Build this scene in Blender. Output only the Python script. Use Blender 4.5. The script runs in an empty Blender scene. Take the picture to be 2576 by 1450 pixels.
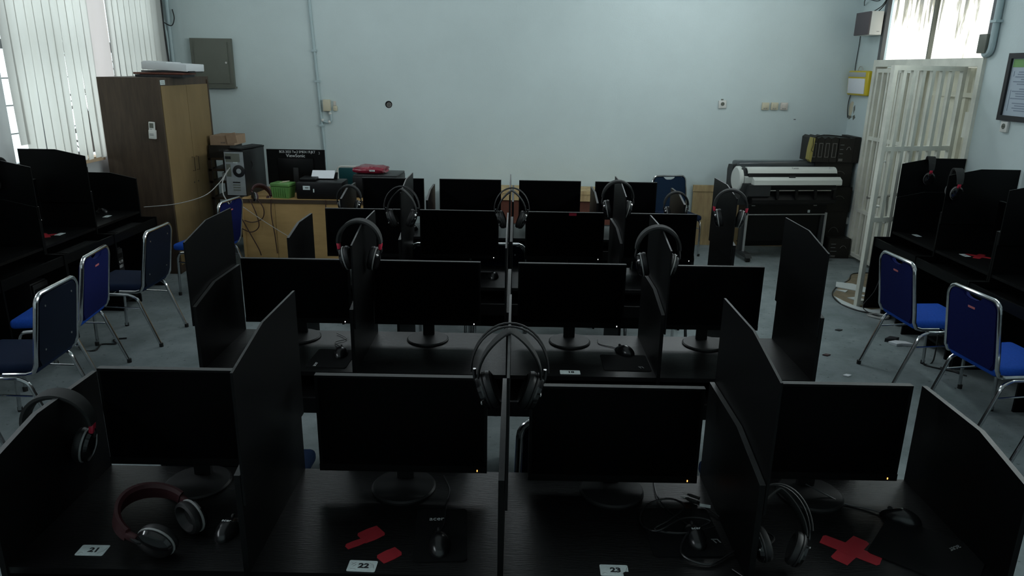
import bpy, bmesh, math, random
from mathutils import Vector, Matrix, Euler
random.seed(7)
S = bpy.context.scene
COL = S.collection
PI = math.pi
R = math.radians

# ------------------------------------------------------------------ camera
cam_d = bpy.data.cameras.new('camera')
cam = bpy.data.objects.new('camera', cam_d)
COL.objects.link(cam)
cam_d.sensor_fit = 'HORIZONTAL'; cam_d.sensor_width = 36.0
cam_d.lens = 36.0 * 1833.6 / 2576.0
cam_d.clip_start = 0.05; cam_d.clip_end = 200
_p, _y, _r = 0.29389122, -0.00347927, 0.0167120
_f = Vector((math.sin(_y)*math.cos(_p), math.cos(_y)*math.cos(_p), -math.sin(_p)))
_x = Vector((math.cos(_y), -math.sin(_y), 0)); _u = _x.cross(_f)
_a = math.cos(_r)*_x + math.sin(_r)*_u; _b = -math.sin(_r)*_x + math.cos(_r)*_u
cam.matrix_world = Matrix(((_a.x, _b.x, -_f.x, 0), (_a.y, _b.y, -_f.y, 0), (_a.z, _b.z, -_f.z, 2.05), (0, 0, 0, 1)))
S.camera = cam

# ------------------------------------------------------------------ world, lights, exposure
W = bpy.data.worlds.new('world'); S.world = W; W.use_nodes = True
bgn = W.node_tree.nodes['Background']
bgn.inputs[0].default_value = (0.86, 0.95, 1.0, 1); bgn.inputs[1].default_value = 2.2
S.view_settings.view_transform = 'Standard'; S.view_settings.look = 'None'
S.view_settings.gamma = 1.0; S.view_settings.use_curve_mapping = False
S.view_settings.exposure = 0.0
S.cycles.use_denoising = True
S.cycles.max_bounces = 7; S.cycles.diffuse_bounces = 4; S.cycles.glossy_bounces = 3
S.cycles.transmission_bounces = 4; S.cycles.sample_clamp_indirect = 3.0
TRANSOM = 1.5

def area(name, loc, rot, sx, sy, power, col):
    l = bpy.data.lights.new(name, 'AREA'); l.shape = 'RECTANGLE'; l.size = sx; l.size_y = sy
    l.energy = power; l.color = col
    o = bpy.data.objects.new(name, l); COL.objects.link(o); o.location = loc; o.rotation_euler = rot
    return o
# daylight outside the blinds of the left wall (shines +X)
area('daylight_window_left', (-5.1, 7.1, 2.1), (0, -PI/2, 0), 2.4, 3.4, 95, (0.88, 0.96, 1.0))
# fill light added behind unseen high strips in the walls
area('fill_high_right', (4.06, 3.0, 3.03), (0, PI/2, 0), 0.44, 5.6, 165, (0.92, 1.0, 0.98))
area('fill_high_back', (0.3, 9.06, 3.95), (-PI/2, 0, 0), 5.7, 1.0, 40, (0.90, 0.98, 1.0))
area('fill_high_left', (-4.24, 2.0, 3.03), (0, -PI/2, 0), 0.44, 5.6, 115, (0.86, 0.95, 1.0))
LAMP = 43.0   # radiance of the unseen hanging tube lamps, added as fill light

# ------------------------------------------------------------------ materials
def newmat(name):
    m = bpy.data.materials.new(name); m.use_nodes = True
    nt = m.node_tree
    return m, nt, nt.nodes['Principled BSDF']
def N(nt, t, **kw):
    n = nt.nodes.new(t)
    for k, v in kw.items():
        if k.startswith('_'): setattr(n, k[1:], v)
        else: n.inputs[k].default_value = v
    return n
def mat(name, col, rough=.6, metal=0., spec=.5, noise=0., nscale=30., bump=0., bscale=200., col2=None, stretch=None, emit=None, trans=0., coat=0.):
    m, nt, p = newmat(name)
    c = (*col, 1)
    p.inputs['Base Color'].default_value = c
    p.inputs['Roughness'].default_value = rough; p.inputs['Metallic'].default_value = metal
    p.inputs['Specular IOR Level'].default_value = spec
    if coat: p.inputs['Coat Weight'].default_value = coat; p.inputs['Coat Roughness'].default_value = .1
    if trans: p.inputs['Transmission Weight'].default_value = trans
    if emit: p.inputs['Emission Color'].default_value = (*emit[0], 1); p.inputs['Emission Strength'].default_value = emit[1]
    if noise or bump:
        tc = N(nt, 'ShaderNodeTexCoord'); mp = N(nt, 'ShaderNodeMapping')
        nt.links.new(tc.outputs['Object'], mp.inputs['Vector'])
        if stretch: mp.inputs['Scale'].default_value = stretch
    if noise:
        t = N(nt, 'ShaderNodeTexNoise', Scale=nscale, Detail=5., Roughness=.6)
        nt.links.new(mp.outputs[0], t.inputs['Vector'])
        mx = N(nt, 'ShaderNodeMix', _data_type='RGBA')
        c2 = col2 if col2 else tuple(max(0, v*(1-noise)) for v in col)
        mx.inputs[6].default_value = c; mx.inputs[7].default_value = (*c2, 1)
        rp = N(nt, 'ShaderNodeMapRange'); rp.inputs[1].default_value = .35; rp.inputs[2].default_value = .68
        nt.links.new(t.outputs[0], rp.inputs[0]); nt.links.new(rp.outputs[0], mx.inputs[0])
        nt.links.new(mx.outputs[2], p.inputs['Base Color'])
    if bump:
        t2 = N(nt, 'ShaderNodeTexNoise', Scale=bscale, Detail=3.)
        nt.links.new(mp.outputs[0], t2.inputs['Vector'])
        b = N(nt, 'ShaderNodeBump', Strength=bump, Distance=.01)
        nt.links.new(t2.outputs[0], b.inputs['Height']); nt.links.new(b.outputs[0], p.inputs['Normal'])
    return m

M = {}
M['wall'] = mat('wall_paint', (.585, .675, .68), .55, spec=.3, noise=.06, nscale=1.6, bump=.06, bscale=60)
M['wall_left'] = mat('wall_paint_left', (.58, .60, .61), .6, spec=.3, noise=.06, nscale=2)
M['ceiling'] = mat('ceiling_paint', (.36, .38, .38), .8)
M['white_paint'] = mat('white_paint', (.62, .61, .57), .5, noise=.25, nscale=3)
M['column'] = mat('column_paint', (.72, .67, .65), .6, noise=.1, nscale=4)
M['cream'] = mat('cream_sheet', (.74, .72, .58), .5, noise=.25, nscale=2.5)
M['grille'] = mat('grille_paint', (.78, .78, .69), .45, noise=.2, nscale=5)
M['black'] = mat('black_laminate', (.0024, .0026, .0028), .45, spec=.14, noise=.4, nscale=6, stretch=(1, 1, 9))
M['desktop'] = mat('black_desktop', (.0030, .0032, .0035), .36, spec=.30, noise=.5, nscale=9, stretch=(1.2, 14, 1), bump=.16, bscale=24)
M['edge'] = mat('lit_top_edge', (.028, .030, .030), .5, noise=.5, nscale=40)  # for upper faces only: the light they catch, put into a paler colour
M['plate'] = mat('black_acrylic', (.0022, .0024, .0026), .42, spec=.14)
M['bezel'] = mat('monitor_plastic', (.003, .003, .0032), .4, spec=.12)
M['bezel_top'] = mat('monitor_top_lit', (.055, .058, .058), .6, spec=.3)  # top of the casing paler, its caught light put into the colour
M['screen'] = mat('screen_glass', (.0014, .0014, .0017), .3, spec=.05)
M['stand'] = mat('stand_plastic', (.008, .008, .0085), .5, spec=.3)
M['led_white'] = mat('led_white', (1, 1, 1), emit=((1, 1, 1), 3.0))
M['tubelight'] = mat('added_tube_light', (.9, .9, .9), emit=((.88, .97, 1.0), LAMP))
M['tubelight_dim'] = mat('added_tube_light_dim', (.9, .9, .9), emit=((.88, .97, 1.0), LAMP*.26))  # second added lamp, turned down so the upper wall stays darker
M['led_orange'] = mat('led_orange', (1, .4, .1), emit=((1, .35, .08), 3.0))
M['chrome'] = mat('chrome_tube', (.62, .63, .64), .16, metal=1., noise=.2, nscale=30)
M['steel'] = mat('brushed_steel', (.45, .45, .44), .35, metal=1.)
M['rubber'] = mat('black_rubber', (.008, .008, .008), .7)
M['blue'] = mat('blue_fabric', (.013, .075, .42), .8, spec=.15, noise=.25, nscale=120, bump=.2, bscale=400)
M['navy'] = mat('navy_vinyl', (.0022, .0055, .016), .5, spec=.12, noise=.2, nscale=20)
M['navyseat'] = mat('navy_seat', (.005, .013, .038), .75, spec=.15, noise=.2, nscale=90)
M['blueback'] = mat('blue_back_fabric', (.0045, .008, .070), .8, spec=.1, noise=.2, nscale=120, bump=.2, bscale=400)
M['bluewall'] = mat('navy_fabric', (.0055, .018, .042), .8, spec=.15, noise=.2, nscale=100)
M['teal'] = mat('teal_vinyl', (.012, .075, .085), .45, spec=.3)
M['redlabel'] = mat('red_label', (.45, .12, .13), .6)
M['carpet'] = mat('carpet', (.175, .205, .215), .95, spec=.05)
M['woodtan'] = mat('tan_board', (.225, .158, .074), .55, spec=.2, noise=.22, nscale=5, col2=(.185, .128, .060), stretch=(1, 1, .25))
M['woodorange'] = mat('desk_plywood', (.50, .32, .135), .5, spec=.25, noise=.3, nscale=4, col2=(.40, .25, .10), stretch=(.5, .5, 2))
M['woodbrown'] = mat('brown_board', (.072, .050, .035), .5, spec=.25, noise=.35, nscale=6, stretch=(4, 4, .5))
M['darkwood'] = mat('dark_frame_wood', (.055, .037, .024), .5, spec=.25)
M['ply'] = mat('pale_plywood', (.52, .39, .20), .6, spec=.2, noise=.25, nscale=5, stretch=(3, 3, .6), col2=(.36, .25, .13))
M['redbrown'] = mat('reddish_board', (.13, .045, .03), .5, spec=.25, noise=.3, nscale=6)
M['cardboard'] = mat('cardboard', (.36, .25, .17), .8, spec=.1, noise=.1)
M['boxblack'] = mat('black_carton', (.020, .018, .015), .5, spec=.3, noise=.2, nscale=10)
M['boxgrey'] = mat('carton_print_grey', (.16, .15, .14), .6)
M['paper'] = mat('white_paper', (.74, .76, .80), .7, spec=.2)
M['card'] = mat('white_card', (.58, .66, .66), .5, noise=.18, nscale=60)
M['ink'] = mat('black_ink', (.012, .013, .016), .6)
M['whiteink'] = mat('white_ink', (.62, .64, .64), .6)
M['greyink'] = mat('grey_ink', (.26, .27, .27), .6)
M['dimink'] = mat('faded_ink', (.05, .052, .055), .6)
M['tape'] = mat('red_tape', (.34, .018, .028), .5, spec=.3, noise=.12, nscale=20)
M['foam'] = mat('white_foam', (.62, .65, .67), .7)
M['ivory'] = mat('ivory_plastic', (.60, .55, .41), .45)
M['whiteplastic'] = mat('white_plastic', (.66, .66, .63), .4)
M['pinkplastic'] = mat('yellowed_plastic', (.60, .55, .50), .4)
M['panelgrey'] = mat('panel_steel', (.125, .135, .11), .5, noise=.1, nscale=4)
M['pipe'] = mat('painted_pipe', (.40, .50, .52), .45)
M['cable'] = mat('black_cable', (.009, .009, .0095), .35, spec=.5)
M['browncable'] = mat('brown_cable', (.035, .012, .008), .5)
M['whitecable'] = mat('white_cable', (.38, .38, .37), .5)
M['pcgrey'] = mat('galvanised_case', (.34, .37, .38), .45, metal=.35, noise=.15, nscale=15)
M['pcblack'] = mat('black_case', (.010, .010, .011), .4, spec=.35)
M['green'] = mat('green_plastic', (.11, .255, .07), .4, spec=.4)
M['redbag'] = mat('red_plastic_wrap', (.26, .014, .035), .18, spec=.6, noise=.4, nscale=14, bump=.6, bscale=16)
M['darkred'] = mat('dark_red_foam', (.028, .002, .004), .6)
M['red'] = mat('red_plastic', (.45, .02, .05), .35)
M['hs'] = mat('headset_black', (.009, .009, .0095), .5, spec=.35)
M['hsband'] = mat('headset_band', (.024, .025, .025), .75, spec=.2)
M['hsgloss'] = mat('headset_gloss', (.006, .006, .0065), .12, spec=.6)
M['hsrim'] = mat('headset_rim', (.24, .245, .24), .4)
M['mouse'] = mat('mouse_plastic', (.007, .007, .0075), .25, spec=.5)
M['pad'] = mat('pad_cloth', (.0055, .0058, .0062), .8, spec=.1)
M['plotwhite'] = mat('plotter_white', (.64, .66, .62), .4)
M['plotdark'] = mat('plotter_dark', (.032, .034, .035), .45, spec=.25)
M['plotblack'] = mat('plotter_black', (.0045, .0045, .005), .4, spec=.2)
M['plotsmoke'] = mat('smoked_cover', (.060, .070, .076), .2, spec=.6)
M['alu'] = mat('grey_leg', (.42, .43, .43), .4, metal=.4)
M['speakercloth'] = mat('speaker_cloth', (.10, .09, .097), .9)
M['yellow'] = mat('yellow_plastic', (.62, .47, .02), .35)
M['olive'] = mat('olive_yellow', (.33, .28, .075), .6)
M['clear'] = mat('clear_sleeve', (.42, .43, .40), .15, spec=.5)
M['grass'] = mat('green_print', (.16, .33, .11), .6)
M['bluepaper'] = mat('poster_paper', (.40, .47, .54), .5)
M['blueink'] = mat('poster_ink', (.20, .245, .31), .6)
M['plaster'] = mat('plaster_chip', (.60, .64, .64), .9)
M['subfloor'] = mat('bare_subfloor', (.25, .20, .13), .85, noise=.4, nscale=9)
M['hole'] = mat('dark_hole', (.006, .006, .006), .9)
M['bark'] = mat('bark', (.03, .025, .02), .9)
M['outer'] = mat('outside_render', (.5, .5, .48), .9)
M['winframe'] = mat('window_frame', (.10, .105, .11), .5)
M['tansill'] = mat('tan_sill', (.52, .38, .25), .6)

# carpet: mottled, with dirt patches
def carpet():
    m = M['carpet']; nt = m.node_tree; p = nt.nodes['Principled BSDF']
    tc = N(nt, 'ShaderNodeTexCoord')
    a = N(nt, 'ShaderNodeTexNoise', Scale=3.2, Detail=7., Roughness=.68)
    b = N(nt, 'ShaderNodeTexNoise', Scale=26., Detail=4., Roughness=.6)
    f = N(nt, 'ShaderNodeTexNoise', Scale=420., Detail=2.)
    for t in (a, b, f): nt.links.new(tc.outputs['Object'], t.inputs['Vector'])
    r1 = N(nt, 'ShaderNodeMapRange'); r1.inputs[1].default_value = .38; r1.inputs[2].default_value = .62
    nt.links.new(a.outputs[0], r1.inputs[0])
    m1 = N(nt, 'ShaderNodeMix', _data_type='RGBA'); m1.inputs[6].default_value = (.185, .215, .22, 1); m1.inputs[7].default_value = (.255, .29, .30, 1)
    nt.links.new(r1.outputs[0], m1.inputs[0])
    r2 = N(nt, 'ShaderNodeMapRange'); r2.inputs[1].default_value = .63; r2.inputs[2].default_value = .74
    nt.links.new(b.outputs[0], r2.inputs[0])
    m2 = N(nt, 'ShaderNodeMix', _data_type='RGBA'); m2.inputs[7].default_value = (.06, .065, .07, 1)
    nt.links.new(r2.outputs[0], m2.inputs[0]); nt.links.new(m1.outputs[2], m2.inputs[6])
    nt.links.new(m2.outputs[2], p.inputs['Base Color'])
    bp = N(nt, 'ShaderNodeBump', Strength=.5, Distance=.004)
    nt.links.new(f.outputs[0], bp.inputs['Height']); nt.links.new(bp.outputs[0], p.inputs['Normal'])
carpet()

def wall_marks():   # scuffs on the painted back wall
    m = M['wall']; nt = m.node_tree; p = nt.nodes['Principled BSDF']
    src = p.inputs['Base Color'].links[0].from_socket
    tc = N(nt, 'ShaderNodeTexCoord')
    t = N(nt, 'ShaderNodeTexNoise', Scale=5.5, Detail=8., Roughness=.75)
    nt.links.new(tc.outputs['Object'], t.inputs['Vector'])
    r = N(nt, 'ShaderNodeMapRange'); r.inputs[1].default_value = .69; r.inputs[2].default_value = .76; r.inputs[4].default_value = .35
    nt.links.new(t.outputs[0], r.inputs[0])
    mx = N(nt, 'ShaderNodeMix', _data_type='RGBA'); mx.inputs[7].default_value = (.32, .38, .38, 1)
    nt.links.new(r.outputs[0], mx.inputs[0]); nt.links.new(src, mx.inputs[6]); nt.links.new(mx.outputs[2], p.inputs['Base Color'])
wall_marks()

def transom_mat():
    m, nt, p = newmat('lit_corrugated_panel')
    p.inputs['Base Color'].default_value = (.6, .6, .55, 1); p.inputs['Roughness'].default_value = .6
    tc = N(nt, 'ShaderNodeTexCoord'); mp = N(nt, 'ShaderNodeMapping'); mp.inputs['Scale'].default_value = (1, 9, .85)
    nt.links.new(tc.outputs['Object'], mp.inputs['Vector'])
    t = N(nt, 'ShaderNodeTexNoise', Scale=2.0, Detail=6., Roughness=.65)
    nt.links.new(mp.outputs[0], t.inputs['Vector'])
    sx = N(nt, 'ShaderNodeSeparateXYZ'); nt.links.new(tc.outputs['Object'], sx.inputs[0])
    # dirt hangs in the upper part: threshold drops with height
    hr = N(nt, 'ShaderNodeMapRange'); hr.inputs[1].default_value = 2.30; hr.inputs[2].default_value = 2.75; hr.inputs[3].default_value = -.10; hr.inputs[4].default_value = .09
    nt.links.new(sx.outputs[2], hr.inputs[0])
    ad = N(nt, 'ShaderNodeMath', _operation='ADD'); nt.links.new(t.outputs[0], ad.inputs[0]); nt.links.new(hr.outputs[0], ad.inputs[1])
    r = N(nt, 'ShaderNodeMapRange'); r.inputs[1].default_value = .50; r.inputs[2].default_value = .70
    nt.links.new(ad.outputs[0], r.inputs[0])
    cr = N(nt, 'ShaderNodeValToRGB')
    e = cr.color_ramp.elements
    e[0].position = 0; e[0].color = (1, 1, .93, 1); e[1].position = 1; e[1].color = (.018, .013, .008, 1)
    e2 = cr.color_ramp.elements.new(.45); e2.color = (.20, .18, .12, 1)
    nt.links.new(r.outputs[0], cr.inputs[0])
    wv = N(nt, 'ShaderNodeMath', _operation='MULTIPLY'); wv.inputs[1].default_value = 2*PI/.075  # stripes of ridge shading put into the glow colour
    sn = N(nt, 'ShaderNodeMath', _operation='SINE'); mr = N(nt, 'ShaderNodeMapRange'); mr.inputs[1].default_value = -1; mr.inputs[3].default_value = .62; mr.inputs[4].default_value = 1.0
    nt.links.new(sx.outputs[1], wv.inputs[0]); nt.links.new(wv.outputs[0], sn.inputs[0]); nt.links.new(sn.outputs[0], mr.inputs[0])
    mm = N(nt, 'ShaderNodeMix', _data_type='RGBA', _blend_type='MULTIPLY'); mm.inputs[0].default_value = 1
    nt.links.new(cr.outputs[0], mm.inputs[6]); nt.links.new(mr.outputs[0], mm.inputs[7]); nt.links.new(mm.outputs[2], p.inputs['Emission Color'])
    p.inputs['Emission Strength'].default_value = TRANSOM
    return m
M['transom'] = transom_mat()

def slat_mat(name, dc, tc1, tc2):
    m = bpy.data.materials.new(name); m.use_nodes = True; nt = m.node_tree
    nt.nodes.remove(nt.nodes['Principled BSDF']); out = nt.nodes['Material Output']
    d = N(nt, 'ShaderNodeBsdfDiffuse'); d.inputs[0].default_value = dc
    t = N(nt, 'ShaderNodeBsdfTranslucent'); t.inputs[0].default_value = (.62, .64, .60, 1)
    tc = N(nt, 'ShaderNodeTexCoord'); mp = N(nt, 'ShaderNodeMapping'); mp.inputs['Scale'].default_value = (3, 3, .5)
    nz = N(nt, 'ShaderNodeTexNoise', Scale=4., Detail=4.)
    nt.links.new(tc.outputs['Object'], mp.inputs['Vector']); nt.links.new(mp.outputs[0], nz.inputs['Vector'])
    mr = N(nt, 'ShaderNodeMix', _data_type='RGBA'); mr.inputs[6].default_value = tc1; mr.inputs[7].default_value = tc2
    nt.links.new(nz.outputs[0], mr.inputs[0]); nt.links.new(mr.outputs[2], t.inputs[0])
    mx = N(nt, 'ShaderNodeMixShader'); mx.inputs[0].default_value = .5
    nt.links.new(d.outputs[0], mx.inputs[1]); nt.links.new(t.outputs[0], mx.inputs[2]); nt.links.new(mx.outputs[0], out.inputs[0])
    return m
M['slat'] = slat_mat('blind_fabric', (.66, .66, .64, 1), (.50, .495, .47, 1), (.42, .41, .37, 1))
M['panelfabric'] = slat_mat('panel_fabric', (.74, .68, .66, 1), (.40, .37, .36, 1), (.34, .31, .29, 1))
def glass_mat():
    m = bpy.data.materials.new('window_glass'); m.use_nodes = True; nt = m.node_tree
    nt.nodes.remove(nt.nodes['Principled BSDF']); out = nt.nodes['Material Output']
    t = N(nt, 'ShaderNodeBsdfTransparent'); t.inputs[0].default_value = (.93, .96, .95, 1)
    g = N(nt, 'ShaderNodeBsdfGlossy'); g.inputs['Roughness'].default_value = .05
    mx = N(nt, 'ShaderNodeMixShader'); mx.inputs[0].default_value = .06
    nt.links.new(t.outputs[0], mx.inputs[1]); nt.links.new(g.outputs[0], mx.inputs[2]); nt.links.new(mx.outputs[0], out.inputs[0])
    return m
M['glass'] = glass_mat()

# ------------------------------------------------------------------ mesh helpers
class G:
    def __init__(s): s.v = []; s.f = []; s.m = []
    def add(s, vs, fs, m=0):
        o = len(s.v); s.v += [tuple(v) for v in vs]
        for f in fs: s.f.append(tuple(i+o for i in f)); s.m.append(m)
        return s
    def box(s, x0, x1, y0, y1, z0, z1, m=0, mtop=None):
        vs = [(x0,y0,z0),(x1,y0,z0),(x1,y1,z0),(x0,y1,z0),(x0,y0,z1),(x1,y0,z1),(x1,y1,z1),(x0,y1,z1)]
        s.add(vs, [(3,2,1,0),(0,1,5,4),(1,2,6,5),(2,3,7,6),(3,0,4,7)], m)
        s.f.append(tuple(len(s.v)-8+i for i in (4,5,6,7))); s.m.append(m if mtop is None else mtop)
        return s
    def obox(s, c, d, mx=None, m=0):
        g = G().box(-d[0]/2,d[0]/2,-d[1]/2,d[1]/2,-d[2]/2,d[2]/2)
        T = Matrix.Translation(c) @ (mx.to_4x4() if mx else Matrix())
        return s.add([T @ Vector(v) for v in g.v], g.f, m)
    def rbox(s, c, d, r=.01, seg=2, mx=None, m=0):
        bm = bmesh.new(); bmesh.ops.create_cube(bm, size=1)
        for v in bm.verts: v.co = Vector((v.co.x*d[0], v.co.y*d[1], v.co.z*d[2]))
        bmesh.ops.bevel(bm, geom=bm.edges[:], offset=r, segments=seg, affect='EDGES', profile=.5)
        T = Matrix.Translation(c) @ (mx.to_4x4() if mx else Matrix())
        s.addbm(bm, T, m); return s
    def addbm(s, bm, T=Matrix(), m=0):
        bm.verts.index_update()
        s.add([T @ v.co for v in bm.verts], [[v.index for v in f.verts] for f in bm.faces], m); bm.free(); return s
    def prism(s, poly, axis, a, b, m=0, mr=None, seg=None):
        n = len(poly)
        def P(q, t):
            return {'x': (t, q[0], q[1]), 'y': (q[0], t, q[1]), 'z': (q[0], q[1], t)}[axis]
        vs = [P(q, a) for q in poly] + [P(q, b) for q in poly]
        s.add(vs, [tuple(range(n))[::-1], tuple(range(n, 2*n))], m)
        o = len(s.v) - 2*n
        for i in range(n):
            j = (i+1) % n
            s.f.append((o+i, o+j, o+n+j, o+n+i)); s.m.append(m if mr is None else (mr if (seg is None or i in seg) else m))
        return s
    def tube(s, pts, r, n=8, closed=False, m=0, flat=None):
        pts = [Vector(p) for p in pts]; k = len(pts)
        ref = Vector((0, 0, 1)); prev = None; rings = []
        for i, p in enumerate(pts):
            a = pts[(i-1) % k] if (closed or i > 0) else p
            b = pts[(i+1) % k] if (closed or i < k-1) else p
            t = (b-a)
            if t.length < 1e-9: t = Vector((0, 0, 1))
            t.normalize()
            if prev is None:
                u = t.cross(ref)
                if u.length < .05: u = t.cross(Vector((0, 1, 0)))
            else:
                u = prev - t*prev.dot(t)
                if u.length < 1e-4: u = t.cross(ref)
            u.normalize(); prev = u; w = t.cross(u)
            rr = r[i] if isinstance(r, (list, tuple)) else r
            rings.append([p + u*(math.cos(2*PI*q/n)*rr) + w*(math.sin(2*PI*q/n)*rr) for q in range(n)])
        vs = [v for g in rings for v in g]; fs = []
        for i in range(k if closed else k-1):
            j = (i+1) % k
            for q in range(n): fs.append((i*n+q, i*n+(q+1) % n, j*n+(q+1) % n, j*n+q))
        if not closed: fs += [tuple(range(n))[::-1], tuple((k-1)*n+q for q in range(n))]
        return s.add(vs, fs, m)
    def ribbon(s, pts, wdir, w, t, m=0):
        """band swept along pts: width w along wdir, thickness t radially"""
        pts = [Vector(p) for p in pts]; k = len(pts); wd = Vector(wdir).normalized(); vs = []; fs = []
        for i, p in enumerate(pts):
            a = pts[max(i-1, 0)]; b = pts[min(i+1, k-1)]; d = (b-a).normalized(); nn = d.cross(wd).normalized()
            ww = w[i] if isinstance(w, list) else w
            for sx, sn in ((-1,-1),(1,-1),(1,0),(.7,1),(-.7,1),(-1,0)): vs.append(p + wd*(sx*ww/2) + nn*(sn*t/2))
        for i in range(k-1):
            for q in range(6): fs.append((i*6+q, i*6+(q+1) % 6, (i+1)*6+(q+1) % 6, (i+1)*6+q))
        fs += [tuple(range(6))[::-1], tuple((k-1)*6+q for q in range(6))]
        return s.add(vs, fs, m)
    def lathe(s, prof, n=24, T=Matrix(), m=0, cap=True, sy=1.):
        """profile [(r, z)], turned round local z"""
        vs = []; fs = []; k = len(prof)
        for (r, z) in prof:
            for q in range(n): vs.append(T @ Vector((r*math.cos(2*PI*q/n), r*sy*math.sin(2*PI*q/n), z)))
        for i in range(k-1):
            for q in range(n): fs.append((i*n+q, i*n+(q+1) % n, (i+1)*n+(q+1) % n, (i+1)*n+q))
        if cap: fs += [tuple(range(n))[::-1], tuple((k-1)*n+q for q in range(n))]
        return s.add(vs, fs, m)
    def cyl(s, p0, p1, r, n=16, m=0, r1=None):
        p0, p1 = Vector(p0), Vector(p1); d = p1-p0
        T = Matrix.Translation(p0) @ d.to_track_quat('Z', 'Y').to_matrix().to_4x4()
        return s.lathe([(r, 0), (r if r1 is None else r1, d.length)], n, T, m)
    def ell(s, c, rad, nu=16, nv=10, zmin=-1., m=0, T=Matrix()):
        prof = []
        for i in range(nv+1):
            a = math.asin(zmin) + (PI/2 - math.asin(zmin))*i/nv
            prof.append((max(1e-4, math.cos(a)), math.sin(a)))
        g = G().lathe(prof, nu)
        return s.add([T @ Vector((c[0]+v[0]*rad[0], c[1]+v[1]*rad[1], c[2]+v[2]*rad[2])) for v in g.v], g.f, m)
    def build(s, name, mats, parent=None, smooth=35, T=None):
        me = bpy.data.meshes.new(name)
        vs = [T @ Vector(v) for v in s.v] if T else s.v
        me.from_pydata([tuple(v) for v in vs], [], s.f)
        if not isinstance(mats, (list, tuple)): mats = [mats]
        for q in mats: me.materials.append(M[q])
        if len(mats) > 1: me.polygons.foreach_set('material_index', s.m)
        me.validate(); bm = bmesh.new(); bm.from_mesh(me)
        bmesh.ops.recalc_face_normals(bm, faces=bm.faces); bm.to_mesh(me); bm.free()
        if smooth:
            me.polygons.foreach_set('use_smooth', [True]*len(me.polygons)); me.set_sharp_from_angle(angle=R(smooth))
        o = bpy.data.objects.new(name, me); COL.objects.link(o)
        if parent: o.parent = parent
        return o

def tag(o, label, cat, group=None):
    o['label'] = label; o['category'] = cat
    if group: o['group'] = group
    return o
def thing(name, label, cat, loc=(0,0,0), rot=(0,0,0), group=None):
    o = bpy.data.objects.new(name, None); COL.objects.link(o); o.empty_display_size = .05
    o.location = loc; o.rotation_euler = rot if isinstance(rot, (tuple, Euler)) else (0, 0, rot)
    return tag(o, label, cat, group)
def dup(root, label, loc, rot=(0,0,0), group=None):
    r = root.copy(); COL.objects.link(r); r.location = loc; r.rotation_euler = rot if isinstance(rot, tuple) else (0, 0, rot)
    r['label'] = label
    if group: r['group'] = group
    for ch in list(root.children):
        c = ch.copy(); COL.objects.link(c); c.parent = r
        for g in ch.children:
            d = g.copy(); COL.objects.link(d); d.parent = c
    return r
def struct(g, name, mats, parent=None, smooth=35):
    o = g.build(name, mats, parent, smooth)
    if not parent: o['kind'] = 'structure'
    return o
def spline(P, k=6, closed=False):
    P = [Vector(p) for p in P]; n = len(P); out = []
    for i in range(n if closed else n-1):
        if closed: a, b, c, d = P[(i-1) % n], P[i], P[(i+1) % n], P[(i+2) % n]
        else: a, b, c, d = P[max(i-1,0)], P[i], P[i+1], P[min(i+2,n-1)]
        for j in range(k):
            t = j/k
            out.append(.5*((2*b)+(c-a)*t+(2*a-5*b+4*c-d)*t*t+(3*b-a-3*c+d)*t**3))
    if not closed: out.append(P[-1])
    return out
def text(name, s, size, mt, parent, loc, rot, align='CENTER', ext=.0003, sx=1., bold=0.):
    c = bpy.data.curves.new(name, 'FONT'); c.body = s; c.size = size; c.align_x = align; c.align_y = 'CENTER'; c.extrude = ext; c.offset = bold; c.resolution_u = 3
    o = bpy.data.objects.new(name+'_tmp', c); COL.objects.link(o)
    me = bpy.data.meshes.new_from_object(o.evaluated_get(bpy.context.evaluated_depsgraph_get()))
    bpy.data.objects.remove(o); bpy.data.curves.remove(c)
    me.materials.clear(); me.materials.append(M[mt]); me.name = name
    b = bpy.data.objects.new(name, me); COL.objects.link(b); b.parent = parent
    b.location = loc; b.rotation_euler = rot; b.scale = (sx, 1, 1)
    return b
def arc(c, r, a0, a1, n, plane='xz'):
    out = []
    for i in range(n+1):
        a = a0+(a1-a0)*i/n; u, w = r[0]*math.cos(a), r[1]*math.sin(a)
        out.append({'xz': (c[0]+u, c[1], c[2]+w), 'yz': (c[0], c[1]+u, c[2]+w), 'xy': (c[0]+u, c[1]+w, c[2])}[plane])
    return out

# ------------------------------------------------------------------ the room
XL, XR, YB, YF, ZC = -4.05, 3.88, 8.80, -2.2, 5.0
struct(G().box(XL-.3, XR+.3, YF-.2, YB+.2, -.12, 0), 'floor', 'carpet')
struct(G().box(XL-.3, XR+.3, YF-.2, YB+.2, ZC, ZC+.12), 'ceiling', 'ceiling')
g = G().box(XL-.2, XR+.2, YB, YB+.2, 0, 3.45).box(XL-.2, XR+.2, YB, YB+.2, 4.45, ZC)
g.box(XL-.2, -2.6, YB, YB+.2, 3.45, 4.45).box(3.2, XR+.2, YB, YB+.2, 3.45, 4.45)  # leaves a high opening, added for fill light from out of view
struct(g, 'wall_back', 'wall')
struct(G().box(XL-.2, XR+.2, YF-.2, YF, 0, ZC), 'wall_front', 'wall')
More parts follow.
